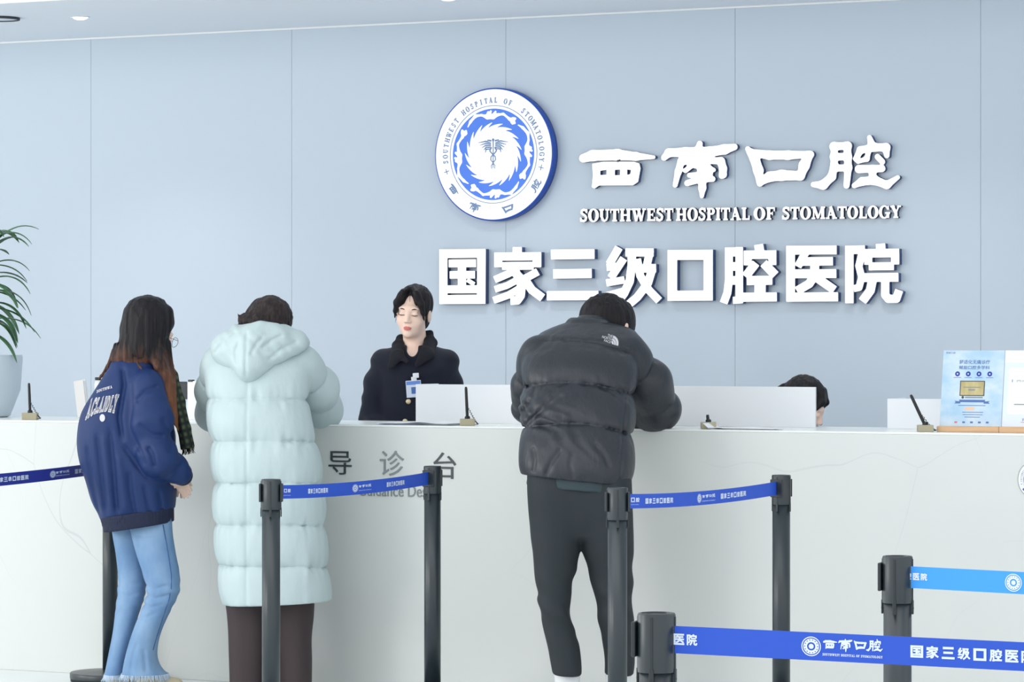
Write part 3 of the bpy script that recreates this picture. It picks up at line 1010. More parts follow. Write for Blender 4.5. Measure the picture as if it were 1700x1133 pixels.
class Belt:
    def __init__(self, a, b, m, label, sag, prints, za=ZBELT, zb=ZBELT, h=0.0475, n=60):
        A, B_ = PO[a], PO[b]
        t = (B_ - A) / np.linalg.norm(B_ - A)
        self.A, self.t, self.L = A + t * 0.036, t, np.linalg.norm(B_ - A) - 0.072
        self.n = np.array([t[1], -t[0]])               # towards the camera
        if self.n @ (-self.A) < 0:
            self.n = -self.n
        self.sag, self.za, self.zb = sag, za, zb
        ss = np.linspace(0, self.L, n)
        v, f = [], []
        for s in ss:
            for (w, zz) in ((0.0006, h / 2), (0.0006, -h / 2), (-0.0006, -h / 2), (-0.0006, h / 2)):
                v.append(self.at(s, zz, w))
        for i in range(n - 1):
            for k in range(4):
                a_, b2 = i * 4 + k, i * 4 + (k + 1) % 4
                f.append((a_, b2, b2 + 4, a_ + 4))
        f += [(3, 2, 1, 0), tuple((n - 1) * 4 + k for k in range(4))]
        mid = self.at(self.L / 2, 0, 0)
        self.root = empty('barrier_belt', tuple(mid))
        tag(self.root, label, 'barrier belt', 'printed blue barrier belts')
        o = MB().add([np.array(x) - mid for x in v], f).build('webbing', m, self.root)
        bm = bmesh.new(); bm.from_mesh(o.data); bmesh.ops.recalc_face_normals(bm, faces=bm.faces); bm.to_mesh(o.data); bm.free()
        self.mid = mid
        for pr in prints:
            self.print(*pr)

    def at(self, s, z, off):
        p = self.A + self.t * s + self.n * off
        u = s / self.L
        return np.array([p[0], p[1], self.za + (self.zb - self.za) * u - 4 * self.sag * u * (1 - u) + z])

    def s_of(self, px):
        lo, hi = -0.05, self.L + 0.05
        f0 = project(self.at(lo, 0, 0))[0] - px
        for _ in range(40):
            m_ = (lo + hi) / 2
            fm = project(self.at(m_, 0, 0))[0] - px
            if (fm > 0) == (f0 > 0):
                lo = m_
            else:
                hi = m_
        return (lo + hi) / 2

    def print(self, what, x0, x1, z0, z1):
        """x0, x1 in pixels along the belt, z0..z1 in metres about the belt's middle"""
        s0, s1 = self.s_of(x0), self.s_of(x1)
        if what == 'emblem':
            lp = [circle(1, 48), circle(.9, 48, True), circle(.8, 48), circle(.42, 48, True), circle(.26, 24)]
            for k in range(14):
                a = 2 * math.pi * k / 14
                lp.append(np.array([(.66 * math.cos(a) + .06 * math.cos(q), .66 * math.sin(a) + .06 * math.sin(q)) for q in np.linspace(0, -2 * math.pi, 9)[:-1]]))
            me = loops_mesh(lp, 0)
            name = 'printed_emblem'
        elif what == 'logo':
            mb_ = MB()
            x = 0.0
            for ch in '西南口腔':
                P = np.vstack(UNIT['l' + ch])
                lo, hi = P.min(0), P.max(0)
                me = loops_mesh([(l - lo) * np.array([1, -1]) for l in UNIT['l' + ch]], 0)
                mb_.mesh_in(me, Matrix.Translation((lo[0], -lo[1], 0)))
            me = bpy.data.meshes.new('logo')
            me.from_pydata(mb_.v, [], mb_.f)
            name = 'printed_characters'
        elif what == 'english':
            mb_ = MB()
            x = 0.0
            for ch in 'SOUTHWEST HOSPITAL OF STOMATOLOGY':
                if ch == ' ':
                    x += .5
                    continue
                me = loops_mesh(GLOOP[ch], 0)
                mb_.mesh_in(me, Matrix.Translation((x, 0, 0)))
                x += GL[ch][0] + .1
            me = bpy.data.meshes.new('english')
            me.from_pydata(mb_.v, [], mb_.f)
            name = 'printed_letters'
        else:
            mb_ = MB()
            x = 0.0
            for ch in what:
                P = np.vstack(UNIT['g' + ch])
                lo, hi = P.min(0), P.max(0)
                me = loops_mesh([(l - lo) / (hi - lo) * np.array([1, -1]) for l in UNIT['g' + ch]], 0)
                mb_.mesh_in(me, Matrix.Translation((x, 0, 0)))
                x += 1.22
            me = bpy.data.meshes.new('characters')
            me.from_pydata(mb_.v, [], mb_.f)
            name = 'printed_characters'
        a, lo, hi = bounds(me)
        q = np.empty_like(a)
        for i, p in enumerate(a):
            u, w = (p[0] - lo[0]) / (hi[0] - lo[0]), (p[1] - lo[1]) / (hi[1] - lo[1])
            q[i] = self.at(s0 + (s1 - s0) * u, z0 + (z1 - z0) * w, 0.0014) - self.mid
        me.vertices.foreach_set('co', q.ravel())
        me.update()
        link_mesh(name, me, M['belttext'], self.root)


GJ = '国家三级口腔医院'
k1 = .0105
Belt('A', 'Z', M['beltshaded'], 'blue belt coloured as in shade, stretching left from behind the girl in the navy jacket', 0.012,
     [(GJ, -8, 47, -.009, .009), ('emblem', 82.5, 92, -.014, .014), ('logo', 92, 115, -.002, .012), ('english', 92, 115, -.010, -.006), (GJ, 124, 170, -.009, .009)])
Belt('B', 'C', M['beltblue'], 'royal blue belt crossing in front of the Guidance Desk lettering', 0.012,
     [('口腔', 471, 482, -.002, .011), ('english', 470, 482, -.013, -.011), (GJ, 511, 544, -.008, .009), ('emblem', 584.5, 594, -.014, .014), ('logo', 595, 616, -.001, .012), ('english', 595, 616, -.011, -.0085), (GJ, 641.5, 671, -.008, .009)])
Belt('D', 'E', M['beltblue'], 'royal blue belt between the man in black and the lone post before bare marble', 0.012,
     [('口腔', 1047, 1061, -.003, .012), ('english', 1047, 1060, -.012, -.010), (GJ, 1071, 1117, -.009, .009), ('emblem', 1157, 1164, -.015, .015), ('logo', 1165, 1187, -.002, .013), ('english', 1165, 1187, -.012, -.009), (GJ, 1196, 1238, -.009, .009)])
Belt('F', 'H', M['beltblue'], 'closest royal blue belt, along the bottom right of the photo', 0.0,
     [('医院', 1119, 1158.5, -.009, .011), ('emblem', 1331, 1363.5, -.017, .017), ('logo', 1367, 1466, -.007, .018), ('english', 1366, 1466, -.015, -.0105), (GJ, 1512, 1718, -.0105, .0105)], h=0.0485)
Belt('G', 'I', M['beltlit'], 'blue belt coloured as if brightly lit, running off the right edge from the thick post', 0.0,
     [('腔医院', 1503, 1540, -.006, .010), ('emblem', 1669, 1697, -.0195, .0195)], h=0.0485)

# ------------------------------------------------------------------ things on the counter
YB = YC + 0.42


def panel(px0, px1, Y, z1, label, hooks=()):
    a, b = onY(px0, 0, Y), onY(px1, 0, Y)
    c_ = (a + b) / 2
    root = empty('desk_screen', (c_[0], Y, ZC))
    tag(root, label, 'desk screen', 'low white screens along the counter')
    hw = (b[0] - a[0]) / 2
    MB().box((-hw, 0, 0.0), (hw, 0.012, z1 - ZC), 0.0015).build('front_sheet', M['panel'], root)
    for s in (-1,):
        m_ = MB().box((s * hw - (0.012 if s > 0 else 0), 0.0125, 0.0), (s * hw + (0.012 if s < 0 else 0), 0.18, z1 - ZC), 0.0015)
        m_.build('side_sheet', M['panel'], root)
    for hx in hooks:
        x = onY(hx, 0, Y)[0] - c_[0]
        MB().box((x - 0.012, -0.002, z1 - ZC - 0.004), (x + 0.012, 0.016, z1 - ZC + 0.006), 0.002).build('top_clip', M['post'], root)
    return root


def z_at(px, py, Y):
    return onY(px, py, Y)[2]


panel(690, 1353.5, YB, z_at(1000, 640.5, YB), 'long low white screen on the counter in front of the standing receptionist')
panel(1473, 1590, YB, z_at(1500, 662.5, YB), 'short white screen on the counter left of the blue poster')
panel(311, 520, YB, z_at(318, 633, YB), 'white screen on the counter mostly hidden behind the mint coat', hooks=(316,))

# computer monitor seen between the girl and the mint coat
Ym = YC + 0.58
p = onY(293, 700, Ym)
root = empty('computer_monitor', (p[0] - 0.05, Ym, ZC))
tag(root, 'back of a dark computer monitor between the girl and the mint coat', 'monitor')
zt, zb_ = z_at(300, 634, Ym) - ZC, z_at(300, 668, Ym) - ZC
xa, xb = onY(262, 0, Ym)[0] - (p[0] - 0.05), onY(312, 0, Ym)[0] - (p[0] - 0.05)
MB().box((xa, 0.0, zb_), (xb, 0.03, zt), 0.006).build('screen_housing', M['monitor'], root)
MB().box((xa + .01, 0.03, zb_ + .01), (xb - .01, 0.033, zt - .01), 0.001).build('screen', M['black'], root)
MB().box(((xa + xb) / 2 - .03, 0.001, 0.008), ((xa + xb) / 2 + .03, 0.02, zb_ + 0.02), 0.004).build('neck', M['post'], root)
MB().box(((xa + xb) / 2 - .1, -0.06, 0.0), ((xa + xb) / 2 + .1, 0.03, 0.01), 0.004).build('foot', M['post'], root)
# grey document tray under it
p2 = onY(301, 700, YB + 0.02)
root = empty('desk_tray', (p2[0], YB + 0.02, ZC))
tag(root, 'pale grey upright holder just left of the white screen behind the girl', 'desk organizer')
m_ = MB()
for (lo, hi) in (((-.05, 0, 0), (.035, .006, .075)), ((-.05, .05, 0), (.035, .056, .085)), ((-.05, .0065, 0), (-.045, .0495, .075)), ((.03, .0065, 0), (.035, .0495, .075)), ((-.0445, .0065, 0), (.0295, .0495, .004))):
    m_.box(lo, hi, 0.001)
m_.build('holder_box', M['vase'], root)

# pale card and slim white bottle left of the girl
Yk = YC + 0.5
a, b = onY(129, 632, Yk), onY(147, 704, Yk)
root = empty('leaning_folder', (a[0] + 0.03, Yk, ZC))
tag(root, 'pale beige folder leaning upright on the counter left of the girl', 'folder')
tilt = Matrix.Rotation(math.radians(-8), 4, 'Y')
MB().box((-0.03, 0, 0.004), (0.02, 0.004, 0.165), 0.001, mtx=tilt).build('front_cover', M['beige'], root)
MB().box((-0.028, 0.0045, 0.004), (0.019, 0.02, 0.16), 0.0005, mtx=tilt).build('sheets', M['paper'], root)
MB().box((-0.03, 0.0205, 0.004), (0.02, 0.024, 0.168), 0.001, mtx=tilt).build('back_cover', M['beige'], root)
p = onY(152, 700, Yk)
hb = z_at(152, 627, Yk) - ZC
root = empty('spray_bottle', (p[0], Yk + 0.05, ZC))
tag(root, 'slim white bottle with a dark cap behind the shoulder of the navy jacket', 'bottle')
MB().lathe([(0, 0), (.014, 0), (.016, .003), (.016, hb - .03), (.012, hb - .012), (0, hb - .012)], 24).build('bottle_body', M['panel'], root)
MB().lathe([(.009, hb - .014), (.0135, hb - .012), (.0135, hb), (0, hb)], 24).build('cap', M['post'], root)


def desk_pen(px, py_base, tilt_px, tilt_py, label, Y, lean=0.0, short=False, cord=True):
    p = onY(px, py_base, Y)
    s = F / d_onY(px, Y)
    root = empty('desk_pen', (p[0], Y, ZC), TH)
    tag(root, label, 'desk pen', 'black counter pens on brass bases')
    MB().box((-12.5 / s, -12.5 / s, 0), (12.5 / s, 12.5 / s, 11.5 / s), 0.002).build('pen_base', M['brass'], root)
    top = Vector(((tilt_px - px) / s, lean, (py_base - tilt_py) / s))
    bt = Vector((0, 0, 10 / s)) if not short else Vector((0.0, 0, 10 / s))
    dirv = (top - bt)
    pts = [bt + dirv * t for t in (0, 0.03, 0.08, 0.5, 0.93, 0.97, 1.0)]
    MB().tube(pts, [0.002, 0.0045, 0.006, 0.0062, 0.0058, 0.005, 0.0035], 14).build('pen', M['black'], root)
    MB().lathe([(0, 10 / s), (0.011, 10 / s), (0.011, 14 / s), (0.008, 16 / s), (0, 16 / s)], 20).build('pen_socket', M['black'], root)
    if cord:
        q = [bt + dirv * 0.35 + Vector((0.006, -0.004, 0))]
        e = Vector((18 / s, -0.01, 0.005))
        pts, n = [], 90
        for i in range(n):
            t = i / (n - 1)
            c_ = q[0].lerp(e, t) + Vector((0.004 * math.sin(t * math.pi), 0, -0.012 * math.sin(t * math.pi)))
            r = 0.0028
            pts.append(c_ + Vector((r * math.cos(t * 60), r * math.sin(t * 60), 0)))
        pts.append(Vector((12 / s, 0, 0.004)))
        MB().tube(pts, 0.0013, 6).build('coiled_cord', M['black'], root)
    return root


YPEN = YC + 0.09
desk_pen(50, 697, 48, 636, 'black pen upright on a small brass base at the far left of the counter', YPEN)
desk_pen(776, 706.5, 773.5, 642, 'black pen upright on a brass base in front of the receptionist', YPEN)
desk_pen(1176, 711.5, 1174.5, 688, 'short black pen stub on a brass base by the elbow of the man in black', YPEN, short=True, cord=False)
desk_pen(1536, 716.5, 1512, 655, 'black pen leaning left on a brass base beside the blue poster', YPEN)

# papers


def sheet_stack(name, label, px0, px1, Y, w, n, curl, mats, rz=0.0):
    a, b = onY(px0, 0, Y), onY(px1, 0, Y)
    root = empty(name, ((a[0] + b[0]) / 2, Y, ZC), rz)
    tag(root, label, 'papers')
    hw = (b[0] - a[0]) / 2
    for i in range(n):
        random.seed(i + int(px0))
        v, f = [], []
        ox, oy = random.uniform(-.006, .006), random.uniform(-.006, .006)
        N = 14
        for j in range(N + 1):
            u = j / N
            zz = i * 0.0022 + 0.0006 + curl(u, i)
            for (yy, dz) in ((-w / 2, 0), (w / 2, 0), (w / 2, 0.0008), (-w / 2, 0.0008)):
                v.append((-hw + 2 * hw * u + ox, yy + oy, zz + dz))
        for j in range(N):
            for k in range(4):
                f.append((j * 4 + k, j * 4 + (k + 1) % 4, j * 4 + 4 + (k + 1) % 4, j * 4 + 4 + k))
        f += [(3, 2, 1, 0), tuple(N * 4 + k for k in range(4))]
        o = MB().add(v, f).build('sheet', mats[i % len(mats)], root)
        bm = bmesh.new(); bm.from_mesh(o.data); bmesh.ops.recalc_face_normals(bm, faces=bm.faces); bm.to_mesh(o.data); bm.free()
    return root


sheet_stack('form_pad', 'stack of printed forms on the counter in front of the receptionist', 646, 762, YC + 0.125, 0.2, 4,
            lambda u, i: (0.006 * math.exp(-((u - .62) / .16) ** 2)) * (i / 3.0), [M['paper2'], M['paper'], M['paper2'], M['paper']])
sheet_stack('curled_paper', 'curled white paper slip lying right of the man beside the pen stub', 1176, 1292, YC + 0.06, 0.1, 2,
            lambda u, i: 0.02 * max(0, 1 - u / .12) ** 2 + (0.006 if i else 0) * math.sin(u * 3.0), [M['paper'], M['paper']])

# poster stand at the right
YPS = YC + 0.14
pl, pr = onY(1560, 719, YPS), onY(1663, 719, YPS)
wid = pr[0] - pl[0]
tiltp = math.radians(-9)


def poster_stand(x0, first):
    root = empty('poster_stand', (x0 + wid / 2, YPS, ZC))
    tag(root, 'blue cloud poster on a wooden base with a gold plaque picture' if first else 'white poster card on a wooden base at the right edge of the photo',
        'poster stand', 'poster cards on wooden bases')
    MB().box((-wid / 2, -0.035, 0.0), (wid / 2, 0.035, 0.022), 0.003).build('wooden_base', M['wood'], root)
    s = F / d_onY(1600, YPS)
    H = (709 - 583) / s / math.cos(tiltp)
    back = empty('poster_card', (0, -0.005, 0.021))
    back.parent = root
    back.rotation_euler = (math.radians(90) + tiltp, 0, 0)
    w2 = wid / 2 - 0.0012
    MB().box((-w2, 0, -0.003), (w2, H, 0.0), 0.0006).build('card', M['poster'] if first else M['posterw'], back)
    return root, back, w2, H


def poster_mat():
    m = mat('poster_sky_print', (190, 214, 234), 0.3)
    nt = m.node_tree
    b = nt.nodes['Principled BSDF']
    tc = nt.nodes.new('ShaderNodeTexCoord')
    nz = nt.nodes.new('ShaderNodeTexNoise')
    nz.inputs['Scale'].default_value = 9
    nz.inputs['Detail'].default_value = 4
    mp = nt.nodes.new('ShaderNodeMapping')
    mp.inputs['Scale'].default_value = (1, 1.6, 1)
    mp.inputs['Rotation'].default_value = (0, 0, 0.5)
    rp = nt.nodes.new('ShaderNodeMapRange')
    rp.inputs['From Min'].default_value = .38
    rp.inputs['From Max'].default_value = .64
    mx = nt.nodes.new('ShaderNodeMix')
    mx.data_type = 'RGBA'
    mx.inputs[6].default_value = srgb(206, 222, 236)
    mx.inputs[7].default_value = srgb(166, 202, 230)
    nt.links.new(tc.outputs['Object'], mp.inputs['Vector'])
    nt.links.new(mp.outputs['Vector'], nz.inputs['Vector'])
    nt.links.new(nz.outputs['Fac'], rp.inputs['Value'])
    nt.links.new(rp.outputs['Result'], mx.inputs[0])
    nt.links.new(mx.outputs[2], b.inputs['Base Color'])
    return m


M['poster'] = poster_mat()
M['posterw'] = mat('poster_pale_print', (222, 232, 246), 0.3)
M['gold'] = mat('gold_plaque_print', (176, 160, 108), 0.4, vary=((30, 8, 8), (206, 192, 140), .35, .65))
M['orange'] = mat('orange_print', (244, 196, 160), 0.5)
M['midblue'] = mat('mid_blue_print', (78, 112, 176), 0.5)
M['red'] = mat('red_print', (214, 120, 132), 0.5)
root, back, w2, H = poster_stand(pl[0], True)


def pprint(name, mb_, m, parent):
    o = mb_.build(name, m, parent)
    return o


def on_poster(u, v):              # card crop: u across, v down, both 0..1
    return (-w2 + 2 * w2 * u, H * (1 - v))


def ptext(body, u0, u1, v0, v1, m, name='printed_characters', parent=None, off=0.0):
    me = text_mesh(body, 1.0, offset=off)
    a, lo, hi = bounds(me)
    (xa, ya), (xb, yb) = on_poster(u0, v1), on_poster(u1, v0)
    me.transform(Matrix.Translation((xa, ya, 0.0005)) @ Matrix.Diagonal(((xb - xa) / (hi[0] - lo[0]), (yb - ya) / (hi[1] - lo[1]), 1, 1)) @ Matrix.Translation((-lo[0], -lo[1], 0)))
    return link_mesh(name, me, m, parent or back)


def pbox(u0, u1, v0, v1, m, name, parent=None, z=0.0004, bev=0.0):
    (xa, ya), (xb, yb) = on_poster(u0, v1), on_poster(u1, v0)
    return MB().box((xa, ya, 0.0), (xb, yb, z), bev).build(name, m, parent or back)


ptext('西南口腔', .045, .20, .02, .045, M['midblue'])
ptext('舒适化无痛诊疗', .27, .77, .125, .18, M['midblue'], off=.01)
ptext('赋能口腔多学科', .27, .77, .20, .25, M['midblue'], off=.01)
for k in range(4):
    x, y = on_poster(.25 + k * .175, .31)
    MB().lathe([(0, 0.0005), (.0095, 0.0005), (.0095, 0), (0, 0)], 28, c=(x, y, 0), smooth=False).build('round_icon', M['prblue'], back)
    MB().lathe([(0, 0.0009), (.0028, 0.0009), (.0028, 0.0005), (0, 0.0005)], 20, c=(x, y, 0), smooth=False).build('icon_symbol', M['posterw'], back)
    pbox(.19 + k * .175, .31 + k * .175, .355, .362, M['midblue'], 'icon_caption')
pbox(.30, .705, .40, .60, M['ink'], 'plaque_frame')
pbox(.315, .69, .412, .588, M['gold'], 'plaque_face', z=0.0008)
pbox(.36, .64, .48, .492, M['inklight'], 'plaque_line', z=0.001)
pbox(.44, .55, .51, .53, M['inklight'], 'plaque_line', z=0.001)
pbox(.39, .68, .61, .628, M['inklight'], 'printed_line')
x, y = on_poster(.355, .619)
MB().lathe([(0, .0006), (.005, .0006), (.005, 0), (0, 0)], 20, c=(x, y, 0), smooth=False).build('printed_seal', M['ink'], back)
m_ = MB()
rb = [on_poster(*q) for q in ((.22, .665), (.30, .672), (.30, .650), (.72, .650), (.72, .672), (.80, .665), (.775, .682), (.80, .70), (.70, .70), (.70, .683), (.32, .683), (.32, .70), (.22, .70), (.245, .682))]
me = loops_mesh([np.array(rb)], 0.0008)
link_mesh('ribbon_banner', me, M['midblue'], back)
pbox(.29, .73, .722, .730, M['midblue'], 'printed_line')
me = loops_mesh(ops_loops([('s', [(0, 0, 1), (5.4, 0, 1)])], (-1, -1), (6.4, 1), .12), 0.0008 / .0052)
me.transform(Matrix.Translation((*on_poster(.42, .768), 0.0)) @ Matrix.Scale(.0052, 4))
link_mesh('orange_button', me, M['orange'], back)
for k, (a_, b_) in enumerate(((.36, .70), (.37, .69), (.40, .65))):
    pbox(a_, b_, .81 + k * .032, .818 + k * .032, M['midblue'], 'printed_line')
for k in range(5):
    pbox(.24 + k * .128, .285 + k * .128, .935, .958, M['red'] if k == 0 else M['midblue'], 'small_logo')

root, back, w2, H = poster_stand(pl[0] + wid + 0.0006, False)
me = loops_mesh(ops_loops([('s', [(0.1, 0.1, .06), (0.9, .1, .06), (.9, 1.0, .06), (.1, 1.0, .06), (.1, .1, .06)]), ('+', [(.1, .1), (.9, .1), (.9, 1.0), (.1, 1.0)])], (0, 0), (1, 1.1), .02), .004)
me.transform(Matrix.Translation((*on_poster(.03, .86), 0)) @ Matrix.Diagonal((w2 * 1.9, H * .60, .18, 1)))
link_mesh('white_card_print', me, M['paper'], back)
pbox(.0, .99, .0, .16, M['paper'], 'white_header')
ptext('西南口腔', .2, .56, .385, .412, M['inklight'])
pbox(.13, .14, .38, .415, M['midblue'], 'printed_bar', z=.001)
pbox(.18, .60, .70, .712, M['inklight'], 'printed_line', z=.001)
ptext('西南口腔医院', .32, .95, .885, .92, M['midblue'])
pbox(.30, .7, .935, .942, M['red'], 'printed_line')

# ------------------------------------------------------------------ plant at the left
pp = W(-45, 600, 13.6)
root = empty('potted_plant', (onY(-36, 600, 12.2)[0], 12.2, ZC))
tag(root, 'green long leaved plant in a pale blue pot at the left edge', 'potted plant')
prof = [(0.0, 0.0), (0.125, 0.0), (0.14, 0.006), (0.185, 0.12), (0.195, 0.26), (0.192, 0.275), (0.182, 0.275), (0.175, 0.24), (0.0, 0.235)]
autosmooth(MB().lathe(prof, 64).build('pot', M['vase'], root))
random.seed(7)
mst = MB()
for k in range(4):
    a = k * 1.7
    mst.tube([(0.04 * math.cos(a), 0.04 * math.sin(a), 0.2), (0.05 * math.cos(a), 0.05 * math.sin(a), 0.4), (0.03 * math.cos(a + .5), 0.03 * math.sin(a + .5), 0.62 + .06 * k)], [0.011, 0.009, 0.006], 10)
mst.build('stem', M['stem'], root)


def leaf(mb_, base, az, elev, length, width, droop):
    N = 14
    p = Vector(base)
    dirv = Vector((math.cos(az) * math.cos(elev), math.sin(az) * math.cos(elev), math.sin(elev)))
    side = Vector((-math.sin(az), math.cos(az), 0))
    v, f = [], []
    for i in range(N + 1):
        t = i / N
        w = width * (math.sin(math.pi * min(1, t * 0.93 + 0.05)) ** 0.75) * (1 - 0.25 * t) / 2
        if i == N:
            w = 0.0004
        nrm = side.cross(dirv).normalized()
        for (sx, up, th) in ((-1, .22, 0), (0, 0, 0), (1, .22, 0), (1, .22, -.0012), (0, 0, -.0016), (-1, .22, -.0012)):
            v.append(p + side * sx * w + nrm * (w * up * abs(sx) + th))
        p = p + dirv * (length / N)
        dirv = (dirv + Vector((0, 0, -droop / N * (0.4 + 1.4 * t)))).normalized()
    for i in range(N):
        for k in range(6):
            f.append((i * 6 + k, i * 6 + (k + 1) % 6, i * 6 + 6 + (k + 1) % 6, i * 6 + 6 + k))
    mb_.add(v, f, 0, True)


ml = MB()
for k in range(46):
    az = k * 2.399 + random.uniform(-.3, .3)
    h = 0.38 + 0.42 * (k / 46.0) ** 0.8
    el = random.uniform(-0.2, 0.5) + 0.7 * (k / 46.0) ** 2
    leaf(ml, (0.035 * math.cos(az), 0.035 * math.sin(az), h), az, el, random.uniform(.2, .28), random.uniform(.036, .05), random.uniform(1.2, 2.4))
# the leaves that reach into the picture
for (az, h, el, ln, wd_, dr) in ((0.42, .60, .45, .24, .05, 2.2), (0.30, .50, .25, .25, .058, 2.6), (0.75, .66, .55, .22, .042, 1.8), (0.1, .46, .1, .24, .06, 2.9),
                                 (0.55, .55, .3, .26, .044, 2.5), (0.2, .42, .2, .22, .06, 3.2), (0.9, .44, .0, .22, .046, 2.8)):
    leaf(ml, (0.03, 0.01, h), az, el, ln, wd_, dr)
ml.build('foliage', M['leaf'], root)

# ------------------------------------------------------------------ soft shapes: distance fields turned into one surface
_rs = np.random.RandomState(5)
_NT = _rs.rand(32, 32, 32).astype(np.float32) * 2 - 1


def noise3(x, y, z):
    i, j, k = np.floor(x).astype(int), np.floor(y).astype(int), np.floor(z).astype(int)
    fx, fy, fz = x - i, y - j, z - k
    fx, fy, fz = fx * fx * (3 - 2 * fx), fy * fy * (3 - 2 * fy), fz * fz * (3 - 2 * fz)
    i0, j0, k0, i1, j1, k1_ = i & 31, j & 31, k & 31, (i + 1) & 31, (j + 1) & 31, (k + 1) & 31
    N = _NT
    a = N[i0, j0, k0] * (1 - fx) + N[i1, j0, k0] * fx
    b = N[i0, j1, k0] * (1 - fx) + N[i1, j1, k0] * fx
    c = N[i0, j0, k1_] * (1 - fx) + N[i1, j0, k1_] * fx
    d = N[i0, j1, k1_] * (1 - fx) + N[i1, j1, k1_] * fx
    return (a * (1 - fy) + b * fy) * (1 - fz) + (c * (1 - fy) + d * fy) * fz


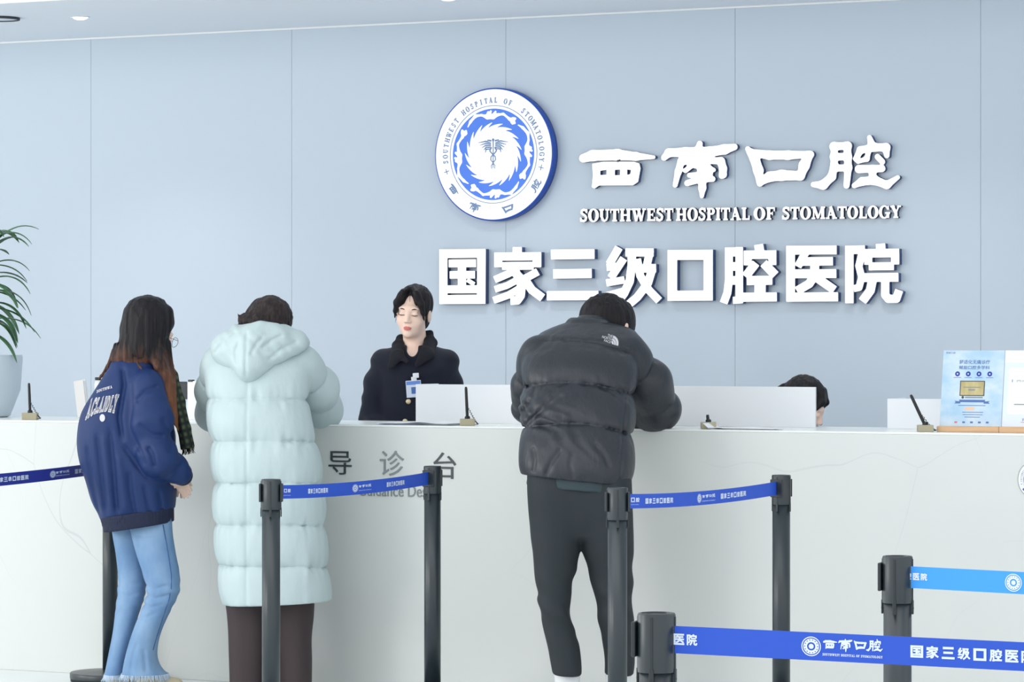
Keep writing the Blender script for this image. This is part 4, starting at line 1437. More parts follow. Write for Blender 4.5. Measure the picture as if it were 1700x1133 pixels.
class Field:
    def __init__(self, lo, hi, h):
        self.lo, self.h = np.array(lo, float), h
        n = np.ceil((np.array(hi) - self.lo) / h).astype(int) + 1
        self.ax = [self.lo[i] + np.arange(n[i]) * h for i in range(3)]
        self.F = np.full(tuple(n), 0.08, np.float32)

    def sl(self, lo, hi, pad):
        r = []
        for i in range(3):
            a = int(math.floor((lo[i] - pad - self.lo[i]) / self.h))
            b = int(math.ceil((hi[i] + pad - self.lo[i]) / self.h)) + 1
            r.append(slice(max(a, 0), max(min(b, len(self.ax[i])), 0)))
        return tuple(r)

    def grid(self, s):
        return (self.ax[0][s[0]][:, None, None], self.ax[1][s[1]][None, :, None], self.ax[2][s[2]][None, None, :])

    def put(self, fn, lo, hi, k=0.0, disp=None, dpad=0.0, cut=False):
        s = self.sl(lo, hi, max(k, 0.004) + 2 * self.h + dpad)
        if any(q.stop <= q.start for q in s):
            return self
        x, y, z = self.grid(s)
        d = fn(x, y, z)
        if disp is not None:
            d = d - disp(x, y, z)
        A = self.F[s]
        if cut:
            B_ = -d
            if k > 0:
                hh = np.maximum(k - np.abs(A - B_), 0) / k
                self.F[s] = np.maximum(A, B_) + hh * hh * k * 0.25
            else:
                self.F[s] = np.maximum(A, B_)
        else:
            if k > 0:
                hh = np.maximum(k - np.abs(A - d), 0) / k
                self.F[s] = np.minimum(A, d) - hh * hh * k * 0.25
            else:
                self.F[s] = np.minimum(A, d)
        return self

    def cone(self, a, b, ra, rb, k=0.0, disp=None, cut=False, flat=None):
        """a tapering limb from a to b; flat = (direction, factor) squashes its section"""
        a, b = np.array(a, float), np.array(b, float)
        e = b - a
        ee = max(e @ e, 1e-12)
        R = max(ra, rb)

        def fn(x, y, z):
            px_, py_, pz_ = x - a[0], y - a[1], z - a[2]
            t = np.clip((px_ * e[0] + py_ * e[1] + pz_ * e[2]) / ee, 0, 1)
            qx, qy, qz = px_ - e[0] * t, py_ - e[1] * t, pz_ - e[2] * t
            r = ra + (rb - ra) * t
            if flat is not None:
                n = np.array(flat[0], float)
                n = n / np.linalg.norm(n)
                w = qx * n[0] + qy * n[1] + qz * n[2]
                g = w * (1 / flat[1] - 1)
                qx, qy, qz = qx + n[0] * g, qy + n[1] * g, qz + n[2] * g
            return np.sqrt(qx * qx + qy * qy + qz * qz) - r
        dp = None
        if disp is not None:
            L_ = math.sqrt(ee)

            def dp(x, y, z):
                t = np.clip(((x - a[0]) * e[0] + (y - a[1]) * e[1] + (z - a[2]) * e[2]) / ee, 0, 1)
                return disp(x, y, z, t * L_)
        return self.put(fn, np.minimum(a, b) - R, np.maximum(a, b) + R, k, dp, 0.03 if disp is not None else 0, cut)

    def chain(self, pts, rs, k=0.02, disp=None, flat=None):
        acc = 0.0
        for i in range(len(pts) - 1):
            d_ = (lambda o: (lambda x, y, z, t: disp(x, y, z, t + o)))(acc) if disp is not None else None
            self.cone(pts[i], pts[i + 1], rs[i], rs[i + 1], k, d_, flat=flat)
            acc += float(np.linalg.norm(np.array(pts[i + 1]) - np.array(pts[i])))
        return self

    def ell(self, c, r, k=0.0, M3=None, cut=False, disp=None):
        c, r = np.array(c, float), np.array(r, float)
        R = float(r.max())
        I = np.array(M3.inverted()) if M3 is not None else None

        def fn(x, y, z):
            qx, qy, qz = x - c[0], y - c[1], z - c[2]
            if I is not None:
                qx, qy, qz = (I[0, 0] * qx + I[0, 1] * qy + I[0, 2] * qz, I[1, 0] * qx + I[1, 1] * qy + I[1, 2] * qz, I[2, 0] * qx + I[2, 1] * qy + I[2, 2] * qz)
            k0 = np.sqrt((qx / r[0]) ** 2 + (qy / r[1]) ** 2 + (qz / r[2]) ** 2)
            k1_ = np.sqrt((qx / r[0] ** 2) ** 2 + (qy / r[1] ** 2) ** 2 + (qz / r[2] ** 2) ** 2)
            return k0 * (k0 - 1) / np.maximum(k1_, 1e-9)
        return self.put(fn, c - R, c + R, k, disp, 0.03 if disp is not None else 0, cut)

    def loft(self, rows, p=2.3, yaw=0.0, k=0.0, disp=None, round_=0.02):
        """rows of (z, centre x, centre y, half width, half depth), smoothed along z"""
        rows = sorted(rows)
        A = np.array(rows, float)
        zz = A[:, 0]
        n = 160
        zs = np.linspace(zz[0], zz[-1], n)
        cols = []
        for c in range(1, 5):
            v = A[:, c]
            m_ = np.gradient(v, zz)
            i = np.clip(np.searchsorted(zz, zs, side='right') - 1, 0, len(zz) - 2)
            hgt = zz[i + 1] - zz[i]
            t = (zs - zz[i]) / hgt
            cols.append((2 * t ** 3 - 3 * t ** 2 + 1) * v[i] + (t ** 3 - 2 * t ** 2 + t) * hgt * m_[i] + (-2 * t ** 3 + 3 * t ** 2) * v[i + 1] + (t ** 3 - t ** 2) * hgt * m_[i + 1])
        cs, sn = math.cos(yaw), math.sin(yaw)
        z0, z1 = zz[0], zz[-1]

        def fn(x, y, z):
            zf = z.ravel()
            P = [np.interp(zf, zs, c)[None, None, :] for c in cols]
            dx_, dy_ = x - P[0], y - P[1]
            u, w = dx_ * cs + dy_ * sn, -dx_ * sn + dy_ * cs
            ax_, ay_ = np.maximum(P[2], 1e-3), np.maximum(P[3], 1e-3)
            q = ((np.abs(u) / ax_) ** p + (np.abs(w) / ay_) ** p) ** (1 / p)
            g = np.sqrt((u / ax_ ** 2) ** 2 + (w / ay_ ** 2) ** 2) / np.maximum(np.sqrt((u / ax_) ** 2 + (w / ay_) ** 2), 1e-6)
            d = (q - 1) / np.maximum(g, 1e-3)
            zc = np.maximum(z - z1, z0 - z)
            a_, b_ = d + round_, zc + round_
            return np.minimum(np.maximum(a_, b_), 0) + np.sqrt(np.maximum(a_, 0) ** 2 + np.maximum(b_, 0) ** 2) - round_
        R = max(A[:, 3].max(), A[:, 4].max())
        lo = np.array([A[:, 1].min() - R, A[:, 2].min() - R, z0])
        hi = np.array([A[:, 1].max() + R, A[:, 2].max() + R, z1])
        return self.put(fn, lo, hi, k, disp, 0.04 if disp is not None else 0)

    def plane(self, pt, n):
        """keeps the side the normal points away from"""
        n = np.array(n, float)
        n = n / np.linalg.norm(n)
        x, y, z = self.ax[0][:, None, None], self.ax[1][None, :, None], self.ax[2][None, None, :]
        self.F = np.maximum(self.F, ((x - pt[0]) * n[0] + (y - pt[1]) * n[1] + (z - pt[2]) * n[2])).astype(np.float32)
        return self

    def mesh(self, name, smooth=1):
        F_ = self.F
        F_[0], F_[-1], F_[:, 0], F_[:, -1], F_[:, :, 0], F_[:, :, -1] = [0.05] * 6
        S = F_ < 0
        n = np.array(F_.shape)
        c = np.zeros(tuple(n - 1), np.uint8)
        off = [(a, b, d) for a in (0, 1) for b in (0, 1) for d in (0, 1)]
        for a, b, d in off:
            c += S[a:n[0] - 1 + a, b:n[1] - 1 + b, d:n[2] - 1 + d]
        act = (c > 0) & (c < 8)
        ids = np.argwhere(act)
        idx = np.full(act.shape, -1, np.int32)
        idx[act] = np.arange(len(ids))
        P = np.zeros((len(ids), 3))
        cnt = np.zeros(len(ids))
        for axis in range(3):
            o1, o2 = [i for i in range(3) if i != axis]
            for u in (0, 1):
                for w in (0, 1):
                    s0 = [0, 0, 0]
                    s0[o1], s0[o2] = u, w
                    s1 = list(s0)
                    s1[axis] = 1
                    a = F_[ids[:, 0] + s0[0], ids[:, 1] + s0[1], ids[:, 2] + s0[2]]
                    b = F_[ids[:, 0] + s1[0], ids[:, 1] + s1[1], ids[:, 2] + s1[2]]
                    m_ = (a < 0) != (b < 0)
                    t = np.where(m_, a / np.where(np.abs(a - b) < 1e-12, 1, a - b), 0)
                    q = np.tile(np.array(s0, float), (len(ids), 1))
                    q[:, axis] += t
                    P[m_] += q[m_]
                    cnt[m_] += 1
        V = self.lo + (ids + P / np.maximum(cnt, 1)[:, None]) * self.h
        Q = []
        for axis in range(3):
            o1, o2 = [(1, 2), (2, 0), (0, 1)][axis]
            sl0 = [slice(1, n[i] - 1) for i in range(3)]
            sl1 = list(sl0)
            sl0[axis] = slice(0, n[axis] - 1)
            sl1[axis] = slice(1, n[axis])
            A, B_ = S[tuple(sl0)], S[tuple(sl1)]
            for want, flip in ((A & ~B_, False), (~A & B_, True)):
                e = np.argwhere(want)
                if not len(e):
                    continue
                e = e + 1
                e[:, axis] -= 1
                quad = []
                for du, dw in ((-1, -1), (0, -1), (0, 0), (-1, 0)):
                    g = e.copy()
                    g[:, o1] += du
                    g[:, o2] += dw
                    quad.append(idx[g[:, 0], g[:, 1], g[:, 2]])
                q = np.stack(quad, 1)
                Q.append(q[:, ::-1] if flip else q)
        Q = np.vstack(Q)
        Q = Q[(Q >= 0).all(1)]
        for _ in range(smooth):
            acc, num = np.zeros_like(V), np.zeros(len(V))
            for i in range(4):
                np.add.at(acc, Q[:, i], V[Q[:, (i + 1) % 4]] + V[Q[:, (i + 3) % 4]])
                np.add.at(num, Q[:, i], 2)
            V = V * 0.4 + 0.6 * acc / np.maximum(num, 1)[:, None]
        return mesh_np(name, V, Q), V, Q


class Person:
    def __init__(self, px, d, label):
        self.px, self.d = px, d
        self.x0 = (px - CX) / F * d
        p = W(px, HZ, d)
        self.root = empty('person', (p[0], p[1], 0), TH)
        tag(self.root, label, 'person')
        self.Y0 = p[1]
        self.s = F / d

    def T(self, px, py, dz=0.0):
        D = self.d + dz
        return np.array([(px - CX) / F * D - self.x0, dz, CAMH + (HZ - py) / F * D])

    def rows(self, R):
        out = []
        for (py, l, r, dz, ay) in R:
            a, b = self.T(l, py, dz), self.T(r, py, dz)
            out.append((a[2], (a[0] + b[0]) / 2, dz, (b[0] - a[0]) / 2, ay))
        return out

    def put(self, name, field, m, smooth=1, parent=None, label=None):
        me, V, Q = field.mesh(name, smooth)
        o = link_mesh(name, me, m, parent or self.root, True)
        if label:
            o['label'] = label
        return o, V, Q

    def field(self, px0, px1, py0, py1, y0, y1, h):
        a, b = self.T(px0, py1), self.T(px1, py0)
        return Field((a[0], y0, max(a[2], -0.01)), (b[0], y1, b[2]), h)


def add_hand(f, wrist, fwd, palm, side, size=1.0, curl=0.5):
    """palm and five separate bent fingers; fwd along the hand, palm = way the palm faces, side = +1/-1 thumb side"""
    fwd = np.array(fwd, float); fwd /= np.linalg.norm(fwd)
    palm = np.array(palm, float); palm -= fwd * (palm @ fwd); palm /= np.linalg.norm(palm)
    lat = np.cross(fwd, palm) * side
    w = np.array(wrist, float)
    S = size
    f.cone(w, w + fwd * .025 * S, .024 * S, .026 * S, .01, flat=(palm, .75))
    for o in (-.024, -.008, .008, .024):
        f.cone(w + fwd * .02 * S + lat * o * .6 * S, w + fwd * .082 * S + lat * o * 1.05 * S, .0145 * S, .0125 * S, .012)
    for o, ln in ((.027, .070), (.009, .078), (-.009, .072), (-.026, .056)):
        p = w + fwd * .084 * S + lat * o * S
        d = fwd.copy()
        for seg, r0, r1 in ((.42, .0088, .0083), (.32, .0083, .0076), (.26, .0076, .0064)):
            d = d * math.cos(curl * .7) + palm * math.sin(curl * .7)
            d /= np.linalg.norm(d)
            q = p + d * ln * seg * S
            f.cone(p, q, r0 * S, r1 * S, .003)
            p = q
            fw2 = np.cross(palm, lat)
    p = w + fwd * .025 * S + lat * .022 * S
    d = fwd * .62 + lat * .72 + palm * .3
    for ln, r0, r1 in ((.034, .0135, .0105), (.028, .0102, .0092), (.022, .009, .0072)):
        d = d / np.linalg.norm(d)
        q = p + d * ln * S
        f.cone(p, q, r0 * S, r1 * S, .005)
        p = q
        d = d * .9 + fwd * .25 + palm * .2


def head_frame(c, yaw=0.0, pitch=0.0, roll=0.0, S=1.0):
    R = Matrix.Rotation(yaw, 3, 'Z') @ Matrix.Rotation(pitch, 3, 'X') @ Matrix.Rotation(roll, 3, 'Y')
    return np.array(c, float), R, S


def hp(fr, p):
    return fr[0] + fr[2] * np.array(fr[1] @ Vector(p))


def add_head(f, fr, female=True, neck_to=None):
    """face looks along -y of its own frame"""
    R, S = fr[1], fr[2]
    E = lambda p, r, k=.012, cut=False: f.ell(hp(fr, p), np.array(r) * S, k * S, R, cut)
    E((0, .018, .045), (.074, .092, .086), .02)
    E((0, -.026, -.03), (.060 if female else .063, .062, .082), .03)
    E((0, -.036, -.076), (.041 if female else .048, .046, .040), .025)
    E((0, -.074, -.100), (.017, .014, .014), .02)
    for s in (-1, 1):
        E((s * .037, -.058, -.034), (.024, .022, .028), .02)
    E((0, -.078, .022), (.052, .014, .014), .02)
    for s in (-1, 1):
        E((s * .031, -.101, -.001), (.019, .016, .0115), .012, True)
        E((s * .031, -.0775, -.002), (.0155, .0125, .0115), .004)
    f.cone(hp(fr, (0, -.086, .004)), hp(fr, (0, -.104, -.034)), .0075 * S, .0098 * S, .012)
    for s in (-1, 1):
        E((s * .0105, -.095, -.038), (.0082, .0095, .0072), .006)
    E((0, -.0885, -.0655), (.0215, .0085, .0052), .006)
    E((0, -.0875, -.0745), (.0175, .0085, .0062), .006)
    E((0, -.0985, -.0695), (.02, .004, .0012), .003, True)
    for s in (-1, 1):
        E((s * .077, .012, -.012), (.0085, .020, .031), .006)
        E((s * .086, .006, -.008), (.005, .011, .017), .004, True)
    nk = neck_to if neck_to is not None else hp(fr, (0, .04, -.2))
    f.cone(hp(fr, (0, .022, -.06)), nk, .05 if female else .058, .054 if female else .062, .02)


def in_ell(V, fr, c, r):
    q = (V - fr[0]) @ np.array(fr[1]) / fr[2]
    q = (q - np.array(c)) / np.array(r)
    return (q * q).sum(1) < 1


def strands(m, seed=0):
    """streaks along the hair, as fine ridges"""
    return m


def hair_mat(name, rgb, rgb2, z0=None, z1=None, rough=0.42):
    m = mat(name, rgb, 0.5, spec=0.2, bump=((150, 150, 9), 0.7, 0.004), vary=((90, 90, 5), rgb2, .4, .75))
    return m


def hair_dyed(name, rgb, rgb2, z0, z1):
    m = mat(name, rgb, 0.5, spec=0.2, bump=((150, 150, 9), 0.7, 0.004))
    nt = m.node_tree
    b = nt.nodes['Principled BSDF']
    tc = [n for n in nt.nodes if n.type == 'TEX_COORD'][0]
    sp_ = nt.nodes.new('ShaderNodeSeparateXYZ')
    nz = nt.nodes.new('ShaderNodeTexNoise')
    mp = nt.nodes.new('ShaderNodeMapping')
    mp.inputs['Scale'].default_value = (55, 55, 4)
    nz.inputs['Scale'].default_value = 1
    ma = nt.nodes.new('ShaderNodeMath')
    ma.operation = 'MULTIPLY_ADD'
    ma.inputs[1].default_value = -0.28
    rp = nt.nodes.new('ShaderNodeMapRange')
    rp.inputs['From Min'].default_value = z0 - .14
    rp.inputs['From Max'].default_value = z1 - .14
    mx = nt.nodes.new('ShaderNodeMix')
    mx.data_type = 'RGBA'
    mx.inputs[6].default_value = srgb(*rgb2)
    mx.inputs[7].default_value = srgb(*rgb)
    nt.links.new(tc.outputs['Object'], sp_.inputs[0])
    nt.links.new(tc.outputs['Object'], mp.inputs['Vector'])
    nt.links.new(mp.outputs['Vector'], nz.inputs['Vector'])
    nt.links.new(nz.outputs['Fac'], ma.inputs[0])
    nt.links.new(sp_.outputs['Z'], ma.inputs[2])
    nt.links.new(ma.outputs[0], rp.inputs['Value'])
    nt.links.new(rp.outputs['Result'], mx.inputs[0])
    nt.links.new(mx.outputs[2], b.inputs['Base Color'])
    return m


def hair_disp(ax, ay, amp=0.004, fx=70, fz=7):
    return lambda x, y, z: amp * noise3((x - ax) * fx + 0 * y + 0 * z, (y - ay) * fx + 0 * x + 0 * z, z * fz + 0 * x + 0 * y) + amp * .6 * noise3((x - ax) * fx * 2.3 + 0 * y + 0 * z, (y - ay) * fx * 2.3 + 0 * x + 0 * z, z * fz * 1.5 + 0 * x + 0 * y)


M.update(
    skin=mat('skin', (252, 218, 200), 0.5, spec=0.35),
    lips=mat('lip_colour', (216, 120, 118), 0.45),
    brow=mat('eyebrow_hair', (70, 58, 54), 0.7),
    lash=mat('eyelashes', (52, 40, 40), 0.6),
    navy=mat('navy_nylon', (22, 48, 98), 0.55, spec=0.35, bump=((60, 60, 25), 0.25, 0.003)),
    navyrib=mat('dark_navy_rib_knit', (18, 28, 58), 0.75, bump=((400, 400, 4), 0.5, 0.003)),
    denim=mat('light_blue_denim', (104, 140, 180), 0.85, vary=((10, 10, 5), (136, 166, 198), .35, .7), bump=((600, 600, 500), .3, .001)),
    fray=mat('frayed_denim_threads', (190, 208, 226), 0.9),
    stitch=mat('denim_seam', (66, 96, 150), 0.9),
    mint=mat('pale_mint_nylon', (190, 207, 209), 0.55, spec=0.35, bump=((34, 34, 18), 0.35, 0.006)),
    brown=mat('dark_brown_corduroy', (62, 52, 54), 0.8, bump=((160, 160, 6), .3, .002)),
    blackp=mat('black_nylon', (39, 43, 51), 0.4, spec=0.5, bump=((70, 70, 30), 0.4, 0.005)),
    charcoal=mat('charcoal_jersey', (38, 45, 50), 0.8, bump=((90, 90, 40), .25, .003)),
    teal=mat('dark_teal_cotton', (52, 66, 72), 0.8),
    uniform=mat('black_navy_wool', (26, 30, 44), 0.85, spec=.25, bump=((220, 220, 220), .25, .002), sheen=.1),
    collarb=mat('black_fur_collar', (20, 22, 32), 0.9, bump=((300, 300, 300), .6, .004)),
    shoe=mat('white_leather', (232, 234, 238), 0.5),
    beigeshoe=mat('beige_suede', (196, 184, 156), 0.8),
    darkshoe=mat('black_leather', (32, 32, 36), 0.4),
    logo=mat('logo_thread_silver', (206, 206, 212), 0.6),
    logogrey=mat('applique_grey_felt', (150, 150, 160), 0.9),
    wire=mat('thin_metal_wire', (90, 88, 90), 0.3, metal=.7),
    lens=mat('spectacle_lens', (214, 224, 232), 0.05, spec=.6),
    gold=M['gold'],
    hairblack=hair_mat('black_hair', (26, 24, 28), (44, 40, 42)),
    hairbrown=hair_mat('dark_brown_hair', (40, 33, 35), (66, 55, 54)),
    badge=mat('badge_plastic', (216, 226, 242), 0.3),
    badgeblue=mat('badge_blue_band', (110, 146, 222), 0.4),
    button=mat('pale_gold_button', (226, 206, 170), 0.35, metal=.3),
)
g = M['lens'].node_tree.nodes['Principled BSDF']
g.inputs['Transmission Weight'].default_value = 0.9
g.inputs['IOR'].default_value = 1.1


def wr(amp, fx, fy, fz, ox=0.0):
    return lambda x, y, z: amp * noise3(x * fx + ox + 0 * y + 0 * z, y * fy + 0 * x + 0 * z, z * fz + 0 * x + 0 * y)


def shoe(f, heel, toe, r=.04):
    """a low shoe from heel to toe points on the floor"""
    h_, t_ = np.array(heel, float), np.array(toe, float)
    up = np.array([0, 0, 1.0])
    f.cone(h_ + up * .042, t_ + up * .03, .038, .032, .0, flat=(up, 1.0))
    f.cone(h_ + up * .07, h_ + (t_ - h_) * .35 + up * .06, .036, .034, .03)
    f.cone(h_ + (t_ - h_) * .5 + up * .03, t_ + up * .028, .042, .034, .02, flat=(up, .75))
    return f


def creases(person, lines):
    """folds along lines given in the picture, pressed into the side of a garment that faces the camera"""
    segs = []
    for pts, amp, w in lines:
        q = [person.T(x, y)[[0, 2]] for x, y in pts]
        segs.append((q, amp, w))

    def f(x, y, z):
        out = 0.0
        for q, amp, w in segs:
            best = None
            n = len(q) - 1
            for i in range(n):
                a, b = q[i], q[i + 1]
                e = b - a
                t = np.clip(((x - a[0]) * e[0] + (z - a[1]) * e[1]) / (e @ e), 0, 1)
                d2 = (x - a[0] - e[0] * t) ** 2 + (z - a[1] - e[1] * t) ** 2
                u = (i + t) / n
                v = np.exp(-d2 / (w * w)) * np.clip(4 * u * (1 - u) * 2.5, .15, 1)
                best = v if best is None else np.maximum(best, v)
            out = out + amp * best
        return out * np.clip(.6 - y * 8, 0, 1)
    return f


# ================================================================== the girl in the navy jacket
A = Person(232, 13.5, 'young woman with long dark hair in an oversized navy jacket and flared blue jeans')
T = A.T
bd = Field((-.45, -.35, -0.005), (.45, .38, 1.62), 0.0055)
frA = head_frame(T(247, 557, 0.0), yaw=math.radians(128), pitch=math.radians(14))
add_head(bd, frA, True, T(226, 612, 0.0))
bd.loft(A.rows([(606, 190, 262, 0, .07), (640, 165, 275, 0, .10), (720, 160, 275, 0, .11), (800, 170, 270, 0, .10), (870, 190, 285, 0, .11)]), k=.03)
bd.chain([T(250, 640, -.11), T(258, 745, -.13), T(290, 796, -.06)], [.045, .038, .027], .02)
bd.chain([T(250, 640, .11), T(268, 745, .13), T(286, 782, .05)], [.045, .038, .027], .02)
add_hand(bd, T(293, 797, -.055), (.2, .8, -.3), (.5, .2, -.8), 1, .78, 1.1)
add_hand(bd, T(286, 782, .05), (.2, .5, -.5), (-.2, -.9, -.3), -1, .85, 1.0)
for (pts, dz) in (([(212, 860), (220, 960), (206, 1060), (195, 1140)], .07), ([(255, 860), (270, 965), (245, 1060), (240, 1140)], -.06)):
    bd.chain([T(x, y, dz) for x, y in pts], [.05, .04, .032, .03], .02)
A.put('body', bd, M['skin'])

# hair: long, tucked over the collar, locks in front
hf = Field((-.28, -.22, .98), (.25, .22, 1.62), 0.004)
c0 = T(245, 535, 0)
hd = hair_disp(c0[0], 0, .0045, 75, 5)
hf.loft(A.rows([(489.5, 240, 250, .0, .02), (494, 226, 264, .0, .06), (505, 213, 277, .0, .09), (525, 204, 285, 0, .108), (545, 199, 285.5, 0, .11),
                (562, 198, 280, -.005, .105), (580, 191, 280, -.01, .10), (596, 183, 280, -.01, .09), (606, 184, 276, -.01, .08)]), p=2.1, disp=hd, round_=.01)
hf.cone(T(280, 518, .0), T(282.5, 536, .0), .016, .012, .03)
hf.ell(T(300, 566, .02), (.036, .05, .065), .006, None, True)
for pts, rs in (
    ([(262, 585, -.06), (274, 625, -.085), (281, 665, -.075), (290, 705, -.055)], [.030, .024, .017, .004]),
    ([(272, 590, -.03), (284, 640, -.06), (290, 690, -.05), (297, 722, -.04)], [.022, .017, .012, .003]),
    ([(252, 590, -.07), (262, 610, -.105), (270, 640, -.1)], [.022, .014, .003]),
    ([(278, 570, -.02), (287, 620, -.03), (292, 655, -.035)], [.014, .01, .003]),
    ([(194, 575, 0), (184, 600, -.01), (168, 625, -.02), (153, 641, -.02)], [.014, .008, .004, .0012]),
    ([(190, 585, -.02), (180, 606, -.04), (174, 622, -.04)], [.010, .005, .0015]),
    ([(214, 596, -.08), (216, 612, -.105), (219, 628, -.11)], [.008, .004, .0012]),
    ([(222, 596, -.08), (240, 620, -.125), (258, 640, -.14)], [.007, .003, .0012]),
):
    hf.chain([T(*p) for p in pts], rs, .01, disp=lambda x, y, z, t: hd(x, y, z) * .7)
A.put('hair', hf, hair_dyed('dark_hair_with_copper_ends', (30, 28, 32), (128, 84, 62), T(0, 668)[2], T(0, 572)[2]), 1)

# jacket
jf = Field((-.34, -.3, .62), (.32, .32, 1.42), 0.0055)
hemL, hemR = T(168, 862), T(290, 843)


crA = creases(A, [([(208, 606), (213, 640), (206, 690), (212, 735)], -.016, .011), ([(212, 735), (236, 770), (258, 792)], -.014, .012), ([(168, 715), (175, 780), (183, 855)], -.010, .009),
                  ([(190, 705), (197, 780), (202, 858)], -.011, .009), ([(150, 735), (159, 800), (171, 858)], -.009, .010), ([(222, 778), (225, 815), (232, 856)], -.011, .010), ([(246, 800), (252, 830), (256, 853)], -.009, .010),
                  ([(180, 715), (187, 790), (193, 850)], .007, .010), ([(205, 750), (212, 800), (217, 850)], .008, .012), ([(160, 640), (172, 620), (186, 606)], -.006, .008), ([(268, 810), (272, 830), (273, 848)], -.008, .009)])


def folds(x, y, z):
    v = (x - .05) * 22 + z * 5.0 + 2.2 * noise3(x * 4 + 0 * z + 0 * y, y * 4 + 0 * x + 0 * z, z * 3 + 0 * x + 0 * y)
    lowz = np.clip((1.18 - z) / .25, 0, 1)
    return crA(x, y, z) + lowz * .006 * np.sin(v + y * 14) + .008 * noise3(x * 9 + 0 * y + 0 * z, y * 9 + 0 * x + 0 * z, z * 5 + 0 * x + 0 * y)


jf.loft(A.rows([(596, 190, 262, -.005, .075), (603, 184, 266, -.005, .09), (620, 174, 275, -.005, .12), (650, 157, 284, -.01, .145), (690, 135, 287, -.01, .16), (720, 129, 290, -.01, .165),
                (760, 130, 291, -.01, .165), (800, 140, 291, -.01, .16), (835, 151, 291, -.01, .15), (856, 162, 290, -.01, .14), (886, 172, 288, -.01, .125)]), p=2.25, disp=folds, round_=.015)
crS = creases(A, [([(234, 668), (250, 650), (272, 640)], -.008, .010), ([(240, 700), (262, 720), (284, 722)], -.009, .010), ([(255, 738), (264, 752), (268, 775)], -.014, .010), ([(232, 730), (246, 750), (252, 772)], -.008, .009),
                  ([(278, 690), (290, 720), (294, 750)], -.009, .010), ([(275, 790), (292, 778), (306, 772)], -.006, .008)])
sl = lambda x, y, z, t: crS(x, y + .1, z) + .006 * np.sin(t * 46 + noise3(x * 6 + 0 * y + 0 * z, y * 6 + 0 * x + 0 * z, z * 6 + 0 * x + 0 * y) * 3.5 + y * 20) * np.clip((t - .06) / .1, 0, 1) + .006 * noise3(x * 14 + 0 * y + 0 * z, y * 14 + 0 * x + 0 * z, z * 14 + 0 * x + 0 * y)
jf.chain([T(243, 642, -.12), T(252, 700, -.16), T(262, 762, -.165), T(300, 785, -.09)], [.07, .078, .078, .048], .018, disp=sl)
jf.chain([T(250, 642, .12), T(262, 745, .14), T(282, 775, .07)], [.075, .07, .05], .025, disp=sl)
n_ = np.array([hemR[2] - hemL[2], 0, -(hemR[0] - hemL[0])])
jf.plane(hemL + np.array([0, 0, -.002]), n_)
jk, V, Q = A.put('jacket', jf, M['navy'], 0)
rf = Field((-.3, -.24, .58), (.25, .24, .86), 0.005)
rf.loft(A.rows([(835, 158, 288, -.01, .15), (860, 167, 288.5, -.01, .148), (885, 173, 288, -.01, .142), (900, 175, 288, -.01, .14)]), p=2.25, round_=.008,
        disp=lambda x, y, z: .0018 * np.sin(np.arctan2(y + .01, x + .0) * 90) + 0 * z)
rf.plane(hemL + np.array([0, 0, .008]), -n_)
rf.plane(T(172, 884), np.array([T(288, 866)[2] - T(172, 884)[2], 0, -(T(288, 866)[0] - T(172, 884)[0])]))
A.put('hem_band', rf, M['navyrib'], 0, jk)
cf = Field((.03, -.3, .8), (.36, .2, 1.0), 0.0045)
dcu = T(303, 797, -.085) - T(296, 770, -.11)
cf.cone(T(294, 781, -.10), T(303, 790, -.075), .046, .040, disp=lambda x, y, z, t: .0012 * np.sin(t * 700))
A.put('cuff', cf, M['navyrib'], 1, jk)
clf = Field((-.16, -.14, 1.28), (.16, .14, 1.42), 0.0045)
clf.loft(A.rows([(592, 194, 258, -.005, .072), (602, 188, 262, -.005, .082), (608, 184, 266, -.005, .09)]), p=2.2, round_=.008)
A.put('collar', clf, M['navyrib'], 0, jk)


def decal(person, me, m, name, place, parent, surf, lift=.0015):
    """lays a flat shape (local x, y) on the side of a garment that faces the camera"""
    a, lo, hi = bounds(me)
    q = np.empty_like(a)
    for i, p in enumerate(a):
        u, v = (p[0] - lo[0]) / max(hi[0] - lo[0], 1e-9), (p[1] - lo[1]) / max(hi[1] - lo[1], 1e-9)
        px, py = place(u, v)
        best = surf(px, py)
        q[i] = best - np.array([0, lift + .0, 0])
    me.vertices.foreach_set('co', q.ravel())
    me.update()
    return link_mesh(name, me, m, parent)


def surface_of(person, V):
    """first point of a garment met from the front at a picture position"""
    zpx = np.array([CX + F * (V[:, 0] + person.x0) / (person.d + V[:, 1]), HZ - F * (V[:, 2] - CAMH) / (person.d + V[:, 1])]).T

    def s(px, py):
        dd = (zpx[:, 0] - px) ** 2 + (zpx[:, 1] - py) ** 2
        near = np.argpartition(dd, 40)[:40]
        near = near[V[near, 1] < V[near, 1].min() + .03]
        w = 1 / (dd[near] + .3)
        y = float((V[near, 1] * w).sum() / w.sum())
        D = person.d + y
        return np.array([(px - CX) / F * D - person.x0, y, CAMH + (HZ - py) / F * D])
    return s


def dense(me, cuts=1):
    bm = bmesh.new()
    bm.from_mesh(me)
    bmesh.ops.triangulate(bm, faces=bm.faces)
    for _ in range(cuts):
        bmesh.ops.subdivide_edges(bm, edges=[e for e in bm.edges], cuts=1, use_grid_fill=True)
    bm.to_mesh(me)
    bm.free()
    return me


sA = surface_of(A, V)


def warpA(u, v):
    top = (150 + 49 * u, 661 - 8 * u)
    bot = (141 + 50 * u, 700 - 44 * u + 33 * u * u)
    return bot[0] + (top[0] - bot[0]) * v, bot[1] + (top[1] - bot[1]) * v


